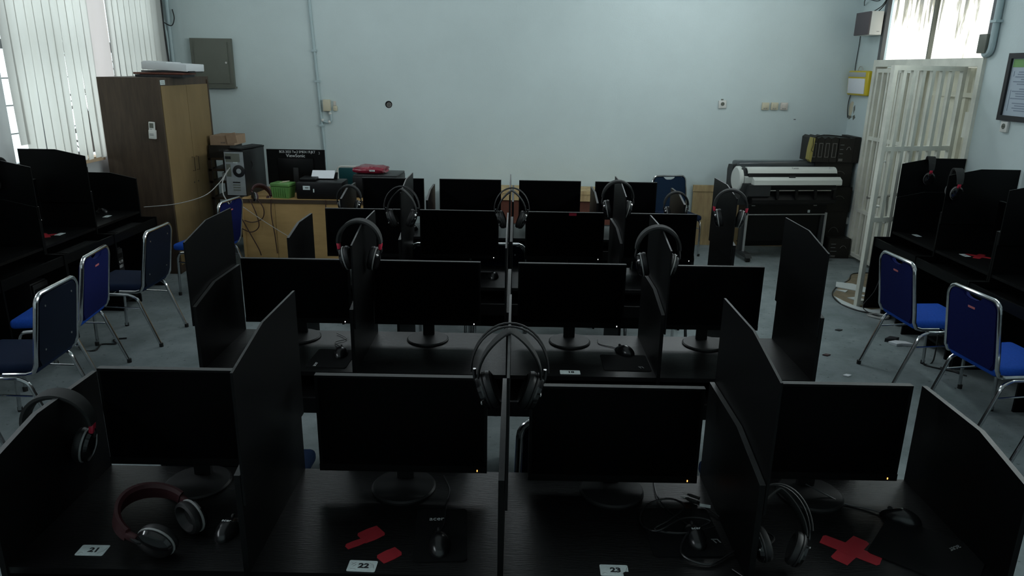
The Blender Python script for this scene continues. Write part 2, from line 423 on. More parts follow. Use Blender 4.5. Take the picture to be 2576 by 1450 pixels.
# left wall: window opening Y 5.88..8.55, z 1.17..3.0 (column Y 7.10..7.42); added high strip nearer the camera
g = G(); x0, x1 = XL-.2, XL
g.box(x0, x1, YF, 8.80, 0, 1.17)
g.box(x0, x1, YF, 5.91, 1.17, 2.80)
g.box(x0, x1, 5.88, 8.80, 3.05, ZC)
g.box(x0, x1, 8.36, 8.80, 1.17, 3.05)
g.box(x0, x1, YF, -.8, 2.80, ZC); g.box(x0, x1, 4.8, 5.88, 2.80, ZC); g.box(x0, x1, -.8, 4.8, 3.26, ZC)
struct(g, 'wall_left', 'wall_left')
t = thing('fabric_panel', 'wide flat white fabric panel hanging between the two blinds', 'blind', (XL+.07, 7.265, 0))
vs = []; fs = []
for k in range(13):
    z = 1.165+(3.03-1.165)*k/12
    for q in range(7): vs.append((.012*math.sin(q*1.1+k*.35)*(1-k/14), -.175+.35*q/6+.02*(1-k/12)*math.sin(q), z))
for k in range(12):
    for q in range(6): fs.append((k*7+q, k*7+q+1, k*7+q+8, k*7+q+7))
G().add(vs, fs).build('fabric', 'panelfabric', t, smooth=60)
G().box(-.015, .015, -.18, .18, 3.03, 3.07).build('head_rail', 'whiteplastic', t)
# right wall: door opening Y 6.42..8.24, z 0..2.16, transom above 2.19..3.05, added high strip
g = G(); x0, x1 = XR, XR+.2
g.box(x0, x1, 8.30, 8.80, 0, ZC); g.box(x0, x1, YF, 6.36, 0, 2.80)
g.box(x0, x1, 6.36, 8.30, 3.02, ZC)
g.box(x0, x1, 5.8, 6.36, 2.80, ZC); g.box(x0, x1, YF, .2, 2.80, ZC); g.box(x0, x1, .2, 5.8, 3.26, ZC)
struct(g, 'wall_right', 'wall')
struct(G().box(XR+.2, XR+.26, 6.2, 8.5, 0, 2.18), 'wall_corridor', 'outer')

# ---- left windows: frame, bars, glass, sill
def left_window(idx, ya, yb):
    w = bpy.data.objects.new('window_%d' % idx, None); COL.objects.link(w); w['kind'] = 'structure'
    xa = XL-.12
    g = G()
    for (a, b) in ((ya, ya+.05), (yb-.05, yb)): g.box(xa-.03, xa+.03, a, b, 1.17, 3.05)
    for z in (1.17, 2.13, 3.0): g.box(xa-.03, xa+.03, ya, yb, z, z+(.075 if z > 2 else .05))
    g.build('window_frame', 'winframe', w)
    ym = (ya+yb)/2
    G().box(xa-.025, xa+.025, ym-.025, ym+.025, 1.2, 3.0).build('mullion', 'winframe', w)
    for z in (1.45, 1.68, 1.90): G().cyl((xa-.05, ya, z), (xa-.05, yb, z), .006, 8).build('bar', 'winframe', w)
    for a, b in ((ya+.05, ym-.025), (ym+.025, yb-.05)):
        for c, d in ((1.22, 2.13), (2.205, 3.0)): G().box(xa-.003, xa+.003, a, b, c, d).build('pane', 'glass', w)
    G().box(XL-.09, XL+.05, ya, yb, 1.13, 1.175).build('sill', 'tansill', w)
left_window(1, 5.88, 7.12)
left_window(2, 7.40, 8.36)
# bare trees outside
def tree(x, y, seed, label):
    rnd = random.Random(seed)
    t = thing('bare_tree', label, 'tree', (x, y, 0))
    G().tube(spline([(0,0,0),(.05,.08,1.2),(-.04,.02,2.2),(.05,.15,3.4)], 5), [.03-.0012*i for i in range(16)], 7).build('trunk', 'bark', t)
    g = G()
    for i in range(26):
        z = .9+rnd.random()*1.8; a = rnd.random()*2*PI; l = .35+rnd.random()*.6
        p = Vector((0, .05, z)); q = p+Vector((math.cos(a)*l*.4, math.sin(a)*l, l*.35*rnd.uniform(-.6, 1.2)))
        mid = (p+q)/2+Vector((0, rnd.uniform(-.1,.1), rnd.uniform(-.1,.15)))
        g.tube(spline([p, mid, q], 3), .013, 5)
        for k in range(2): g.tube([mid, mid+Vector((rnd.uniform(-.1,.1), rnd.uniform(-.25,.25), rnd.uniform(-.2,.25)))], .007, 4)
    g.build('branch', 'bark', t)['kind'] = 'stuff'
tree(-4.75, 8.1, 3, 'bare tree outside, seen in the gaps beside the flat white panel')
tree(-4.75, 9.75, 5, 'bare tree outside, seen between blind slats above the cabinet')
# ---- blinds
def blind(label, ya, yb, n, seed):
    rnd = random.Random(seed)
    t = thing('vertical_blind', label, 'blind', (XL+.09, ya, 0))
    L = yb-ya
    G().box(-.02, .02, -.03, L+.03, 3.03, 3.08).build('head_rail', 'whiteplastic', t)
    for i in range(n):
        y = L*(i+.5)/n; w = .124
        at, ab = R(rnd.uniform(-4, 4)), R(rnd.uniform(-9, -1)-(6 if i in (8, 9) and ya < 7 else 0)); dy = rnd.uniform(-.02, .02)
        zb = 1.165+rnd.uniform(0, .012)+(.22 if i == 0 and ya < 7 else 0); vs = []; fs = []; K = 8
        for k in range(K+1):
            s = k/K; z = 3.03+(zb-3.03)*s; a = at+(ab-at)*s*s; yy = y+dy*s*s
            for q, bow in ((-1, 0), (-.33, .006), (.33, .006), (1, 0)):
                dx, dyv = math.sin(a), math.cos(a)
                vs.append((q*w/2*dx + bow*dyv, yy+q*w/2*dyv - bow*dx, z))
        for k in range(K):
            for q in range(3): fs.append((k*4+q, k*4+q+1, k*4+q+5, k*4+q+4))
        G().add(vs, fs).build('slat', 'slat', t, smooth=60)
    return t
blind('tall white vertical blind nearer than the flat white panel, half open', 5.85, 7.10, 11, 11)
blind('white vertical blind between the flat white panel and the corner', 7.42, 8.56, 10, 4)
# ---- cables and pipes in the left back corner
tag(G().tube([(XL+.10, 8.60, 1.95), (XL+.08, 8.61, 2.4), (XL+.09, 8.6, 3.3)], .011, 6).build('corner_cable', 'cable'), 'thick black cable dropping beside the last blind slat', 'cable')
tag(G().tube(spline([(XL+.03, 8.72, 1.9), (XL+.05, 8.73, 2.3), (XL+.02, 8.71, 2.7), (XL+.04, 8.72, 3.3)], 5), .011, 6).build('painted_cable', 'pipe'), 'thin painted cable hanging in the corner behind the cabinet', 'cable')
tag(G().tube(spline([(XL+.04, 8.62, 2.50), (XL+.12, 8.70, 2.44), (XL+.14, 8.76, 2.52), (XL+.12, 8.78, 2.62)], 5), .006, 6).build('loose_wire', 'cable'), 'short black wire looping out of the window corner', 'wire')
tag(G().cyl((-3.985, 8.775, .9), (-3.985, 8.775, 3.34), .022, 12).build('corner_pipe', 'pipe'), 'painted pipe running up the corner beside the blinds', 'pipe')
# ---- electrical panel on the back wall
t = thing('electrical_panel', 'grey steel electrical panel on the wall above the cabinet', 'panel', (-3.525, 8.8, 2.05))
G().box(-.235, .235, -.05, 0, -.27, .265).build('case', 'panelgrey', t)
G().box(-.19, .19, -.062, -.05, -.23, .225).build('door', 'panelgrey', t)
G().box(-.25, .25, -.075, 0, -.285, -.265).build('bottom_lip', 'panelgrey', t)
G().cyl((.17, -.062, 0), (.17, -.072, 0), .012, 12).build('latch', 'steel', t)
# ---- conduit on the back wall
t = thing('wall_conduit', 'painted conduit running down the back wall behind the monitor', 'conduit', (-2.30, 8.785, 0))
G().cyl((-.075, 0, 2.75), (-.075, 0, 3.34), .016, 10).cyl((-.075, 0, 2.75), (0, 0, 1.2), .016, 10).cyl((0, 0, 1.2), (.02, 0, .7), .016, 10).build('pipe', 'pipe', t)
for z, x in ((2.2, -.048), (1.86, -.031), (1.36, -.008)): G().box(x-.03, x+.03, -.022, .014, z-.012, z+.012).build('clip', 'pipe', t)
G().tube(spline([(-.012, -.005, 1.42), (.06, -.01, 1.395), (.10, -.01, 1.41), (.105, -.01, 1.46), (.10, -.01, 1.53)], 5), .014, 8).build('branch_pipe', 'pipe', t)
for p in ((.005, -.006, 1.418), (.085, -.01, 1.403), (.098, -.01, 1.50)): G().ell(p, (.02, .02, .02), 10, 8).build('joint', 'whiteplastic', t)
t = thing('junction_box', 'ivory junction box on the back wall beside the conduit', 'junction box', (-2.235, 8.8, 1.59))
G().rbox((0, -.025, 0), (.085, .05, .135), .008).build('case', 'ivory', t)
G().rbox((0, -.053, 0), (.078, .008, .126), .003).build('lid', 'ivory', t)
G().cyl((-.03, -.057, .05), (-.03, -.06, .05), .004, 8).build('screw', 'steel', t)
t = thing('small_switch', 'small ivory switch stuck beside the ivory junction box', 'switch', (-2.14, 8.8, 1.58))
G().rbox((0, -.014, -.022), (.045, .028, .06), .006).build('body', 'ivory', t)
G().rbox((-.006, -.008, .035), (.03, .016, .05), .004).build('cap', 'pinkplastic', t)
G().cyl((.002, -.028, -.018), (.002, -.034, -.018), .008, 10).build('button', 'ivory', t)
t = thing('wall_socket_hole', 'round black hole in the back wall with an exposed grey socket', 'socket', (-1.513, 8.8, 1.612))
G().lathe([(.041, 0), (.041, -.003), (.034, -.004), (.034, -.001)], 24, Matrix.Rotation(PI/2, 4, 'X') @ Matrix.Scale(-1, 4, (0, 0, 1))).build('rim', 'hole', t)
G().cyl((.004, 0, -.004), (.004, -.012, -.004), .028, 20).build('insert', 'boxgrey', t)
G().lathe([(.011, 0), (.013, .003), (.015, 0)], 16, Matrix.Translation((.004, -.012, -.004)) @ Matrix.Rotation(PI/2, 4, 'X'), cap=False).build('contact', 'hole', t)
def socket(label, loc, rz, size=.085, hole=True, mt='whiteplastic'):
    t = thing('wall_socket' if hole else 'wall_switch', label, 'socket' if hole else 'switch', loc, (0, 0, rz))
    s = size/2
    G().rbox((0, -.012, 0), (size, .024, size), .006).build('plate', mt, t)
    if hole:
        G().lathe([(.022, 0), (.020, .003), (.018, .001)], 20, Matrix.Translation((0, -.024, .004)) @ Matrix.Rotation(PI/2, 4, 'X')).build('recess', 'panelgrey', t)
        for q in (-.009, .009): G().cyl((q, -.024, .004), (q, -.0275, .004), .003, 8).build('pin_hole', 'ink', t)
    else:
        G().rbox((0, -.026, .004), (size*.55, .008, size*.6), .003).build('rocker', mt, t)
        for q in (-.014, .012): G().box(q-.008, q+.008, -.0265, -.0245, -s*.72, -s*.55).build('stain', 'greyink', t)
    return t
t = socket('white wall socket alone on the back wall above the chair', (2.39, 8.8, 1.678), R(0), .09); t.rotation_euler = (0, R(-3), 0)
G().box(-.015, .012, -.004, -.001, .045, .06).build('chipped_paint', 'panelgrey', t)
socket('ivory switch plate, first of three, nearest the lone wall socket', (2.893, 8.8, 1.664), 0, .084, False, 'ivory')
socket('ivory switch plate in the middle of the row of three', (2.999, 8.8, 1.666), 0, .084, False, 'ivory')
t = socket('yellowed plate ending the row of three by the corner', (3.11, 8.8, 1.667), 0, .084, False, 'pinkplastic')
tag(G().box(3.245, 3.27, 8.797, 8.80, 1.515, 1.522).build('nail', 'ink'), 'small dark nail in the back wall below the three switches', 'nail')
# ---- right wall fittings
t = thing('wall_speaker', 'box speaker with grey cloth front high on the wall corner', 'speaker', (XR, 8.42, 2.565))
G().rbox((-.085, 0, 0), (.13, .34, .24), .008).build('cabinet', 'whiteplastic', t)
G().rbox((-.158, 0, 0), (.02, .335, .235), .006).build('grille', 'speakercloth', t)
G().box(-.075, -.045, -.1715, -.169, -.088, -.082).build('badge', 'greyink', t)
tag(G().tube(spline([(XR-.07, 8.28, 2.685), (XR-.03, 8.24, 2.76), (XR-.02, 8.2, 2.86)], 5), .006, 6).tube(spline([(XR-.10, 8.33, 2.685), (XR-.05, 8.26, 2.74), (XR-.02, 8.2, 2.84)], 5), .005, 6).build('speaker_cable', 'cable'), 'black cable pair rising from the wall speaker to the bright panel', 'cable')
tag(G().tube(spline([(XR-.01, 8.78, 2.78), (XR-.08, 8.60, 2.83), (XR-.02, 8.42, 2.80), (XR-.02, 8.3, 2.88)], 6), .005, 6).build('ceiling_wire', 'cable'), 'thin dark wire looping along the wall above the speaker', 'wire')
tag(G().tube(spline([(XR-.012, 8.785, 2.66), (XR-.012, 8.76, 2.4), (XR-.012, 8.775, 2.1), (XR-.012, 8.72, 1.9), (XR-.02, 8.79, 1.78), (XR-.03, 8.78, 1.66), (XR-.012, 8.79, 1.55)], 6), .0045, 6).build('corner_wire', 'cable'), 'thin dark wire hanging down the corner behind the yellow folder', 'wire')
t = thing('document_bag', 'yellow framed plastic document bag hanging on the side wall', 'folder', (XR-.005, 8.56, 1.945), (0, R(-3), R(4)))
G().rbox((-.03, 0, 0), (.06, .44, .27), .022, 3).build('frame', 'yellow', t)
G().rbox((-.062, .01, -.03), (.008, .36, .165), .003).build('page', 'paper', t)
G().rbox((-.062, .01, .095), (.008, .37, .05), .003).build('sleeve', 'clear', t)
G().tube(spline([(-.03, -.05, .13), (-.03, -.02, .175), (-.03, .03, .175), (-.03, .06, .13)], 5), .005, 6).build('handle', 'clear', t)
g = G(); rnd = random.Random(2)
poly = [(-.05,.09),(-.01,.10),(.03,.07),(.05,.0),(.03,-.06),(-.02,-.07),(-.05,-.01)]
tag(g.prism([(8.76+a, 1.64+b) for a, b in poly], 'x', XR-.003, XR).build('torn_tape', 'ivory'), 'yellowed torn tape patch on the wall below the yellow bag', 'tape')
for (y, z, w_, h_, lb) in ((8.755, 1.56, .05, .03, 'grey paint chip just under the yellowed tape patch'), (8.65, 1.56, .035, .03, 'grey paint chip beside the lower end of the tape patch'), (8.67, 1.65, .02, .05, 'tall grey paint chip beside the tape patch')):
    tag(G().prism([(y-w_, z), (y-w_*.3, z+h_), (y+w_, z+h_*.5), (y+w_*.4, z-h_)], 'x', XR-.002, XR).build('paint_chip', 'panelgrey'), lb, 'paint chip')
t = thing('framed_notice', 'large notice in a black frame on the side wall by the socket', 'picture', (XR, 5.62, 1.965))
G().box(-.03, 0, -.42, -.38, -.255, .255).build('frame_side', 'ink', t); G().box(-.03, 0, .38, .42, -.255, .255).build('frame_side', 'ink', t)
G().box(-.03, 0, -.38, .38, -.255, -.215).build('frame_rail', 'ink', t); G().box(-.03, 0, -.38, .38, .215, .255).build('frame_rail', 'ink', t)
G().box(-.012, -.002, -.38, .38, -.215, .215).build('sheet', 'bluepaper', t)
G().box(-.014, -.012, -.37, .37, .15, .21).build('header', 'grass', t)
g = G(); rnd = random.Random(9)
for k in range(17):
    z = .115-.018*k
    if k in (6, 12): continue
    g.box(-.0135, -.012, -.33, .33-rnd.random()*.1, z-.005, z+.003)
g.box(-.0135, -.012, .335, .34, -.18, -.02); g.box(-.0135, -.012, .335, .34, .08, .12)
o = g.build('print_lines', 'blueink', t); o['kind'] = 'stuff'
socket('white wall socket under the black framed notice', (XR, 5.94, 1.662), R(-90), .085)
# conduit and box at right of the transom
t = thing('door_conduit', 'grey conduit with a small box beside the bright panel', 'conduit', (XR, 6.30, 0))
G().cyl((-.03, -.02, 2.30), (-.03, -.02, 3.34), .026, 12).tube(spline([(-.03, -.02, 2.32), (-.03, -.01, 2.24), (-.03, .05, 2.215), (-.03, .06, 2.26)], 5), .026, 10).build('pipe', 'pipe', t)
G().rbox((-.035, .06, 2.30), (.07, .11, .15), .006).build('box', 'panelgrey', t)
G().box(-.062, 0, -.06, .02, 2.46, 2.48).build('clip', 'pipe', t)

# ---- door: frame, closed sheet doors, grille leaves, transom
d1 = bpy.data.objects.new('door_1', None); COL.objects.link(d1); d1['kind'] = 'structure'; d1['label'] = 'white steel grille door with cream sheet doors behind'
G().box(XR-.03, XR+.1, 8.24, 8.30, 0, 2.19).build('frame_post', 'grille', d1)
G().box(XR-.03, XR+.1, 6.36, 6.42, 0, 2.19).build('frame_post', 'grille', d1)
G().box(XR-.03, XR+.1, 6.42, 8.24, 2.12, 2.19).build('frame_rail', 'grille', d1)
for a, b in ((6.43, 7.32), (7.33, 8.23)):     # ribbed sheet door panels
    prof = []; n = 6 if a > 7 else 3
    for i in range(n):
        y = a+(b-a)*i/n; s = (b-a)/n
        prof += [(XR+.10, y), (XR+.10, y+s*.55), (XR+.125, y+s*.62), (XR+.125, y+s*.93)]
    prof += [(XR+.10, b), (XR+.16, b), (XR+.16, a)]
    o = G().prism(prof, 'z', .02, 2.11).build('door_sheet', 'cream', d1)
G().box(XR+.085, XR+.10, 6.5, 7.25, 1.86, 1.90).build('sheet_rail', 'cream', d1)
G().box(XR+.06, XR+.10, 6.5, 6.62, 1.52, 1.74).build('lock_plate', 'grille', d1)
# far grille leaf, closed
lf = bpy.data.objects.new('door_2', None); COL.objects.link(lf); lf['kind'] = 'structure'; lf['label'] = 'closed far leaf of the white grille door'
G().box(XR-.015, XR+.025, 7.36, 7.40, .04, 2.10).build('stile', 'grille', lf); G().box(XR-.015, XR+.025, 8.19, 8.23, .04, 2.10).build('stile', 'grille', lf)
for z in (.04, .55, 1.35, 2.06): G().box(XR-.015, XR+.025, 7.40, 8.19, z, z+.04).build('rail', 'grille', lf)
for i in range(6): G().box(XR-.012, XR+.022, 7.50+.115*i, 7.535+.115*i, .08, 2.06).build('bar', 'grille', lf)
# near grille leaf, swung open into the room; hinge at (3.85, 6.57), free edge at (3.12, 6.37)
lf = bpy.data.objects.new('door_3', None); COL.objects.link(lf); lf['kind'] = 'structure'; lf['label'] = 'open near leaf of the white grille door'
lf.location = (3.845, 6.57, 0); lf.rotation_euler = (0, 0, math.atan2(6.37-6.57, 3.12-3.845))
LW = .752
G().box(0, .04, -.02, .02, .02, 2.12).build('stile', 'grille', lf)
G().box(LW-.04, LW, -.02, .02, .0, 2.12).build('stile', 'grille', lf)
for z in (.02, .79, 1.41, 2.08): G().box(.04, LW-.04, -.018, .018, z, z+.04).build('rail', 'grille', lf)
for i in range(6): G().box(.125+.098*i, .158+.098*i, -.016, .016, .06, 2.08).build('bar', 'grille', lf)
G().tube(spline([(LW-.12, -.03, 1.16), (LW-.12, -.035, 1.30), (LW-.09, -.035, 1.315), (LW-.07, -.035, 1.30), (LW-.07, -.035, 1.17), (LW-.09, -.035, 1.15)], 5), .007, 6).build('handle', 'whiteplastic', lf)
G().tube(arc((LW-.1, -.06, .92), (.035, .045), 0, 2*PI, 16, 'xy')[:-1], .007, 6, True).build('ring_handle', 'whiteplastic', lf)
G().cyl((LW+.01, -.045, 1.0), (.28, -.045, 1.03), .014, 10).build('bolt', 'steel', lf)
G().cyl((LW-.20, -.045, 1.02), (LW-.23, -.045, .80), .010, 10).tube(spline([(LW-.23, -.045, .80), (LW-.235, -.05, .77), (LW-.215, -.05, .77)], 4), .010, 8).build('bolt_handle', 'steel', lf)
G().rbox((LW-.335, -.05, 1.24), (.045, .022, .06), .006).tube(arc((LW-.335, -.05, 1.27), (.016, .03), 0, PI, 8), .005, 6).build('padlock', 'steel', lf)
# transom over the door
tr = bpy.data.objects.new('window_3', None); COL.objects.link(tr); tr['kind'] = 'structure'; tr['label'] = 'bright corrugated translucent panel over the door'
for a, b in ((6.42, 7.315), (7.345, 8.24)):
    vs = []; fs = []; n = 96
    for i in range(n+1):
        y = a+(b-a)*i/n; dx = .012*math.cos(2*PI*(y-a)/.075)
        vs += [(XR+.06+dx, y, 2.19), (XR+.06+dx, y, 3.02)]
    for i in range(n): fs.append((2*i, 2*i+2, 2*i+3, 2*i+1))
    G().add(vs, fs).build('corrugated_pane', 'transom', tr)
G().box(XR+.01, XR+.05, 7.32, 7.338, 2.19, 3.02).build('mullion', 'panelgrey', tr)
G().box(XR+.0, XR+.04, 8.24, 8.30, 2.19, 3.02).build('side_bar', 'winframe', tr)
G().box(XR+.0, XR+.04, 6.36, 6.42, 2.19, 3.02).build('side_bar', 'winframe', tr)
# mullions of the added high strips, unseen openings for fill light
w = bpy.data.objects.new('window_6', None); COL.objects.link(w); w['kind'] = 'structure'
for k in range(5):
    x = -2.58+5.76*k/4; G().box(x-.02, x+.02, YB+.08, YB+.12, 3.45, 4.45).build('mullion', 'winframe', w)
for i, (x, a, b) in enumerate(((XR+.1, .2, 5.8), (XL-.1, -.8, 4.8))):
    w = bpy.data.objects.new('window_%d' % (4+i), None); COL.objects.link(w); w['kind'] = 'structure'  # side wall strips, added and unseen
    for k in range(5):
        y = a+(b-a)*k/4; G().box(x-.02, x+.02, y-.02, y+.02, 2.8, 3.26).build('mullion', 'winframe', w)
# twin tube lamps added out of view to light wall and desks
for lx, lb in ((1.80, 'added twin tube fill lamp hanging unseen over the plotter side'), (-1.9, 'added twin tube fill lamp hanging unseen over the wooden desk side')):
    t = thing('added_lamp', lb, 'lamp', (lx, 7.1, 3.36), 0, 'added tube lamps')
    G().rbox((0, 0, -.03), (1.28, .16, .06), .01).build('housing', 'whiteplastic', t)
    for yy in (-.05, .05): G().cyl((-.6, yy, -.085), (.6, yy, -.085), .016, 8).build('tube', 'tubelight' if lx > 0 else 'tubelight_dim', t)
    for xx in (-.61, .61): G().box(xx-.015, xx+.015, -.07, .07, -.11, -.05).build('lamp_holder', 'whiteplastic', t)
    for xx in (-.45, .45): G().cyl((xx, 0, 0), (xx, 0, ZC-3.36), .006, 8).build('hanger', 'steel', t)
# skirting
struct(G().box(XL, XR, YB-.012, YB, 0, .05), 'baseboard_back', 'wall')

# torn carpet by the door
def blob(pts, z0, z1, name, mt, parent=None):
    return G().prism(pts, 'z', z0, z1).build(name, mt, parent, smooth=0)
t = thing('torn_carpet_patch', 'torn hole in the carpet showing bare floor by the door', 'carpet patch', (3.35, 6.75, 0))
rnd = random.Random(5)
base = [(3.06,6.72),(3.02,6.45),(3.09,6.25),(3.25,6.15),(3.45,6.25),(3.70,6.45),(3.85,6.55),(3.85,7.55),(3.60,7.50),(3.45,7.25),(3.22,7.0)]
blob([(a-3.35+rnd.uniform(-.02,.02), b-6.75+rnd.uniform(-.02,.02)) for a, b in base], .0, .004, 'bare_floor', 'subfloor', t)
rim = spline([(a-3.35, b-6.75, .006) for a, b in base[7:]+base[:5]], 4)
G().tube(rim, .006, 5).build('frayed_edge', 'cable', t)
strips = [[(3.05,6.66),(3.02,6.42),(3.10,6.24),(3.26,6.14),(3.42,6.24),(3.40,6.32),(3.22,6.26),(3.12,6.36),(3.08,6.50)],
          [(3.28,7.16),(3.20,6.98),(3.40,6.82),(3.62,6.62),(3.82,6.56),(3.83,6.66),(3.66,6.76),(3.52,6.93),(3.42,7.10)],
          [(3.16,6.62),(3.22,6.53),(3.30,6.56),(3.27,6.65)], [(3.42,6.52),(3.50,6.41),(3.58,6.48),(3.50,6.57)],
          [(3.60,7.02),(3.70,6.92),(3.76,7.02),(3.66,7.10)], [(3.16,6.88),(3.22,6.80),(3.27,6.86)], [(3.30,6.72),(3.37,6.64),(3.40,6.71)]]
for i, s in enumerate(strips):
    tag(blob(s, .004, .012, 'plaster_scrap', 'plaster'), ['long white plaster sheet along the near edge of the bare floor patch', 'long white plaster sheet across the far part of the bare floor patch', 'small white flake on the near brown floor patch', 'white flake beside the foot of the open grille leaf', 'white flake close to the closed grille leaf', 'tiny white flake at the far tip of the brown patch', 'tiny white flake in the middle of the bare floor'][i], 'scrap', 'plaster scraps on the bare floor')

# ------------------------------------------------------------------ computer desks
LOW = [(0, 0), (0, 1.07), (-.31, 1.07), (-.54, 1.02), (-.54, .665), (-.68, .665), (-.68, 0)]
TALL = [(0, .93), (0, 1.36), (-.30, 1.36), (-.54, 1.31), (-.54, .93)]
def desk(label, loc, rz, xs, tall, first=True, group='black study desks'):
    t = thing('computer_desk', label, 'desk', loc, rz, group)
    for i, x in enumerate(xs):
        if i == 0 and not first: continue
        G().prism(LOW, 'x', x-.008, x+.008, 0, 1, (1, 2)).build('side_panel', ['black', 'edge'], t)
    for x, sg in tall:
        a = x+sg*.0135
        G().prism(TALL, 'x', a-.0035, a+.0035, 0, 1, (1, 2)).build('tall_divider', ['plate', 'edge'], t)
    for i in range(len(xs)-1):
        a, b = xs[i]+.008, xs[i+1]-.008
        G().box(a, b, -.535, 0, .70, .72).build('tabletop', 'desktop', t)
        G().box(a, b, -.03, -.014, .28, .70).build('back_panel', 'black', t)
        tr = G().box(a, b, -.66, -.30, .60, .615).build('keyboard_tray', 'black', t)
        G().box(a, b, -.675, -.66, .585, .655).build('tray_lip', 'black', tr)
    return t
XS1, XS2 = [-.69, 0, .69], [-.68, 0, .698]
rows = [(2.21, '21', '22', '23', 'the frontmost row'), (3.57,)*1+('', '', '', 'the second row'), (4.93, '', '', '', 'the third row'), (6.33, '', '', '', 'the back row')]
ROWY = [2.21, 3.57, 4.93, 6.33]
cl = 'black two-seat computer desk in %s, %s'
tallspec = [([(0, 1), (.69, 1)], [(0, 1)]),
            ([(-.69, -1), (0, 1), (.69, -1)], [(0, 1), (.698, -1)]),
            ([(0, 1), (.69, -1)], [(0, 1), (.698, -1)]),
            ([], [])]
rn = ['the frontmost row', 'the second row', 'the third row', 'the back row']
for i, yr in enumerate(ROWY):
    desk(cl % (rn[i], 'window side' if i else 'with cards 21 and 22'), (-.715, yr, 0), 0, XS1 if i else [-.666, 0, .69], tallspec[i][0])
    desk(cl % (rn[i], 'door side' if i else 'with card 23 and a red cross'), (.655, yr, 0), 0, XS2, tallspec[i][1], first=False)
# wall rows
LX, RX = -4.03, 3.865
desk('black two-seat desk along the window wall, next to the brown cabinet', (LX, 5.955, 0), PI/2, [-.71, -.02, .71], [(-.71, -1), (-.02, -1)])
desk('black two-seat desk along the window wall, nearer than the others', (LX, 4.54, 0), PI/2, [-.69, 0, .69], [(-.69, -1), (0, -1)])
desk('black two-seat desk along the door wall, next to the grille leaf', (RX, 5.655, 0), -PI/2, [-.69, 0, .70], [(-.71, 1), (0, 1)])
desk('black two-seat desk along the door wall, nearest the viewer', (RX, 4.245, 0), -PI/2, [-.69, 0, .69], [(-.69, 1), (0, 1)])

# ------------------------------------------------------------------ monitors
def monitor(label, loc, rz, w=.535, h=.34, zb=.07, led='led_white', group='black desk monitors', base=True):
    """loc = foot on the desk; screen front at local y = 0 facing -y"""
    t = thing('monitor', label, 'monitor', loc, rz, group)
    z0, z1 = zb, zb+h
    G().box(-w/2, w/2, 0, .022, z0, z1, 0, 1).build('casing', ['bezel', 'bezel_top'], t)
    G().rbox((0, .034, z0+h*.45), (w*.62, .03, h*.62), .01).build('rear_housing', 'bezel', t)
    G().box(-w/2+.01, w/2-.01, -.0015, 0, z0+.026, z1-.008).build('screen', 'screen', t)
    G().box(-w/2, w/2, -.004, 0, z0, z0+.024).build('chin', 'bezel', t)
    G().box(w/2-.033, w/2-.030, -.0055, -.0035, z0+.006, z0+.012).build('power_light', led, t)
    if base:
        G().rbox((0, .045, z0/2+.09), (.058, .022, z0+.19), .006).build('neck', 'stand', t)
        G().lathe([(.105, 0), (.105, .006), (.099, .011), (.02, .013)], 40).build('base', 'stand', t)
    return t
# row 1
MON1 = [(-1.030, 1.125, .555, 'black monitor behind the dark red banded headset, frontmost row'), (-.352, 1.115, .545, 'black monitor behind the torn red tape, with an orange standby light'),
        (.331, 1.092, .552, 'black monitor behind the coiled cables, with an orange standby light'), (.982, 1.115, .548, 'black monitor behind the red tape cross, frontmost row')]
for x, zt, w, lb in MON1:
    monitor(lb, (x, 2.105, .72), 0, w, .335, zt-.335-.72, 'led_orange')
MX = {1: (3.465, 1.13, [-1.085, -.435, .284, .962]), 2: (4.83, 1.125, [-1.016, -.380, .333, .953]), 3: (6.27, 1.122, [-1.063, -.396, .291, .947])}
nm = {1: 'the second row', 2: 'the third row', 3: 'the back row'}
pos = ['at the window-side end', 'second from the window side', 'third from the window side', 'at the door-side end']
for r_, (y, zt, xs) in MX.items():
    for k, x in enumerate(xs):
        m = monitor('black monitor in %s, %s' % (nm[r_], pos[k]), (x, y, .72), R([.3, -.2, .4, .3][k]), .532, .33, zt-.33-.72)
        if r_ == 2 and k == 2:
            G().box(.025, .075, -.003, -.0015, zt-.72-.022, zt-.72-.004).build('red_sticker', 'red', m)
# side rows
for k, (y, lb) in enumerate(((6.31, 'beside the brown cabinet'), (5.58, 'second from the cabinet'), (4.88, 'third from the cabinet'), (4.19, 'fourth from the cabinet'))):
    monitor('black monitor on the window wall desk, ' + lb, (LX+.16, y, .72), PI/2)
for k, (y, lb) in enumerate(((6.02, 'behind the far headset divider'), (5.31, 'beside the red cross'), (4.6, 'third from the grille door'), (3.9, 'fourth from the grille door'))):
    monitor('black monitor on the door wall desk, ' + lb, (RX-.16, y, .72), -PI/2)

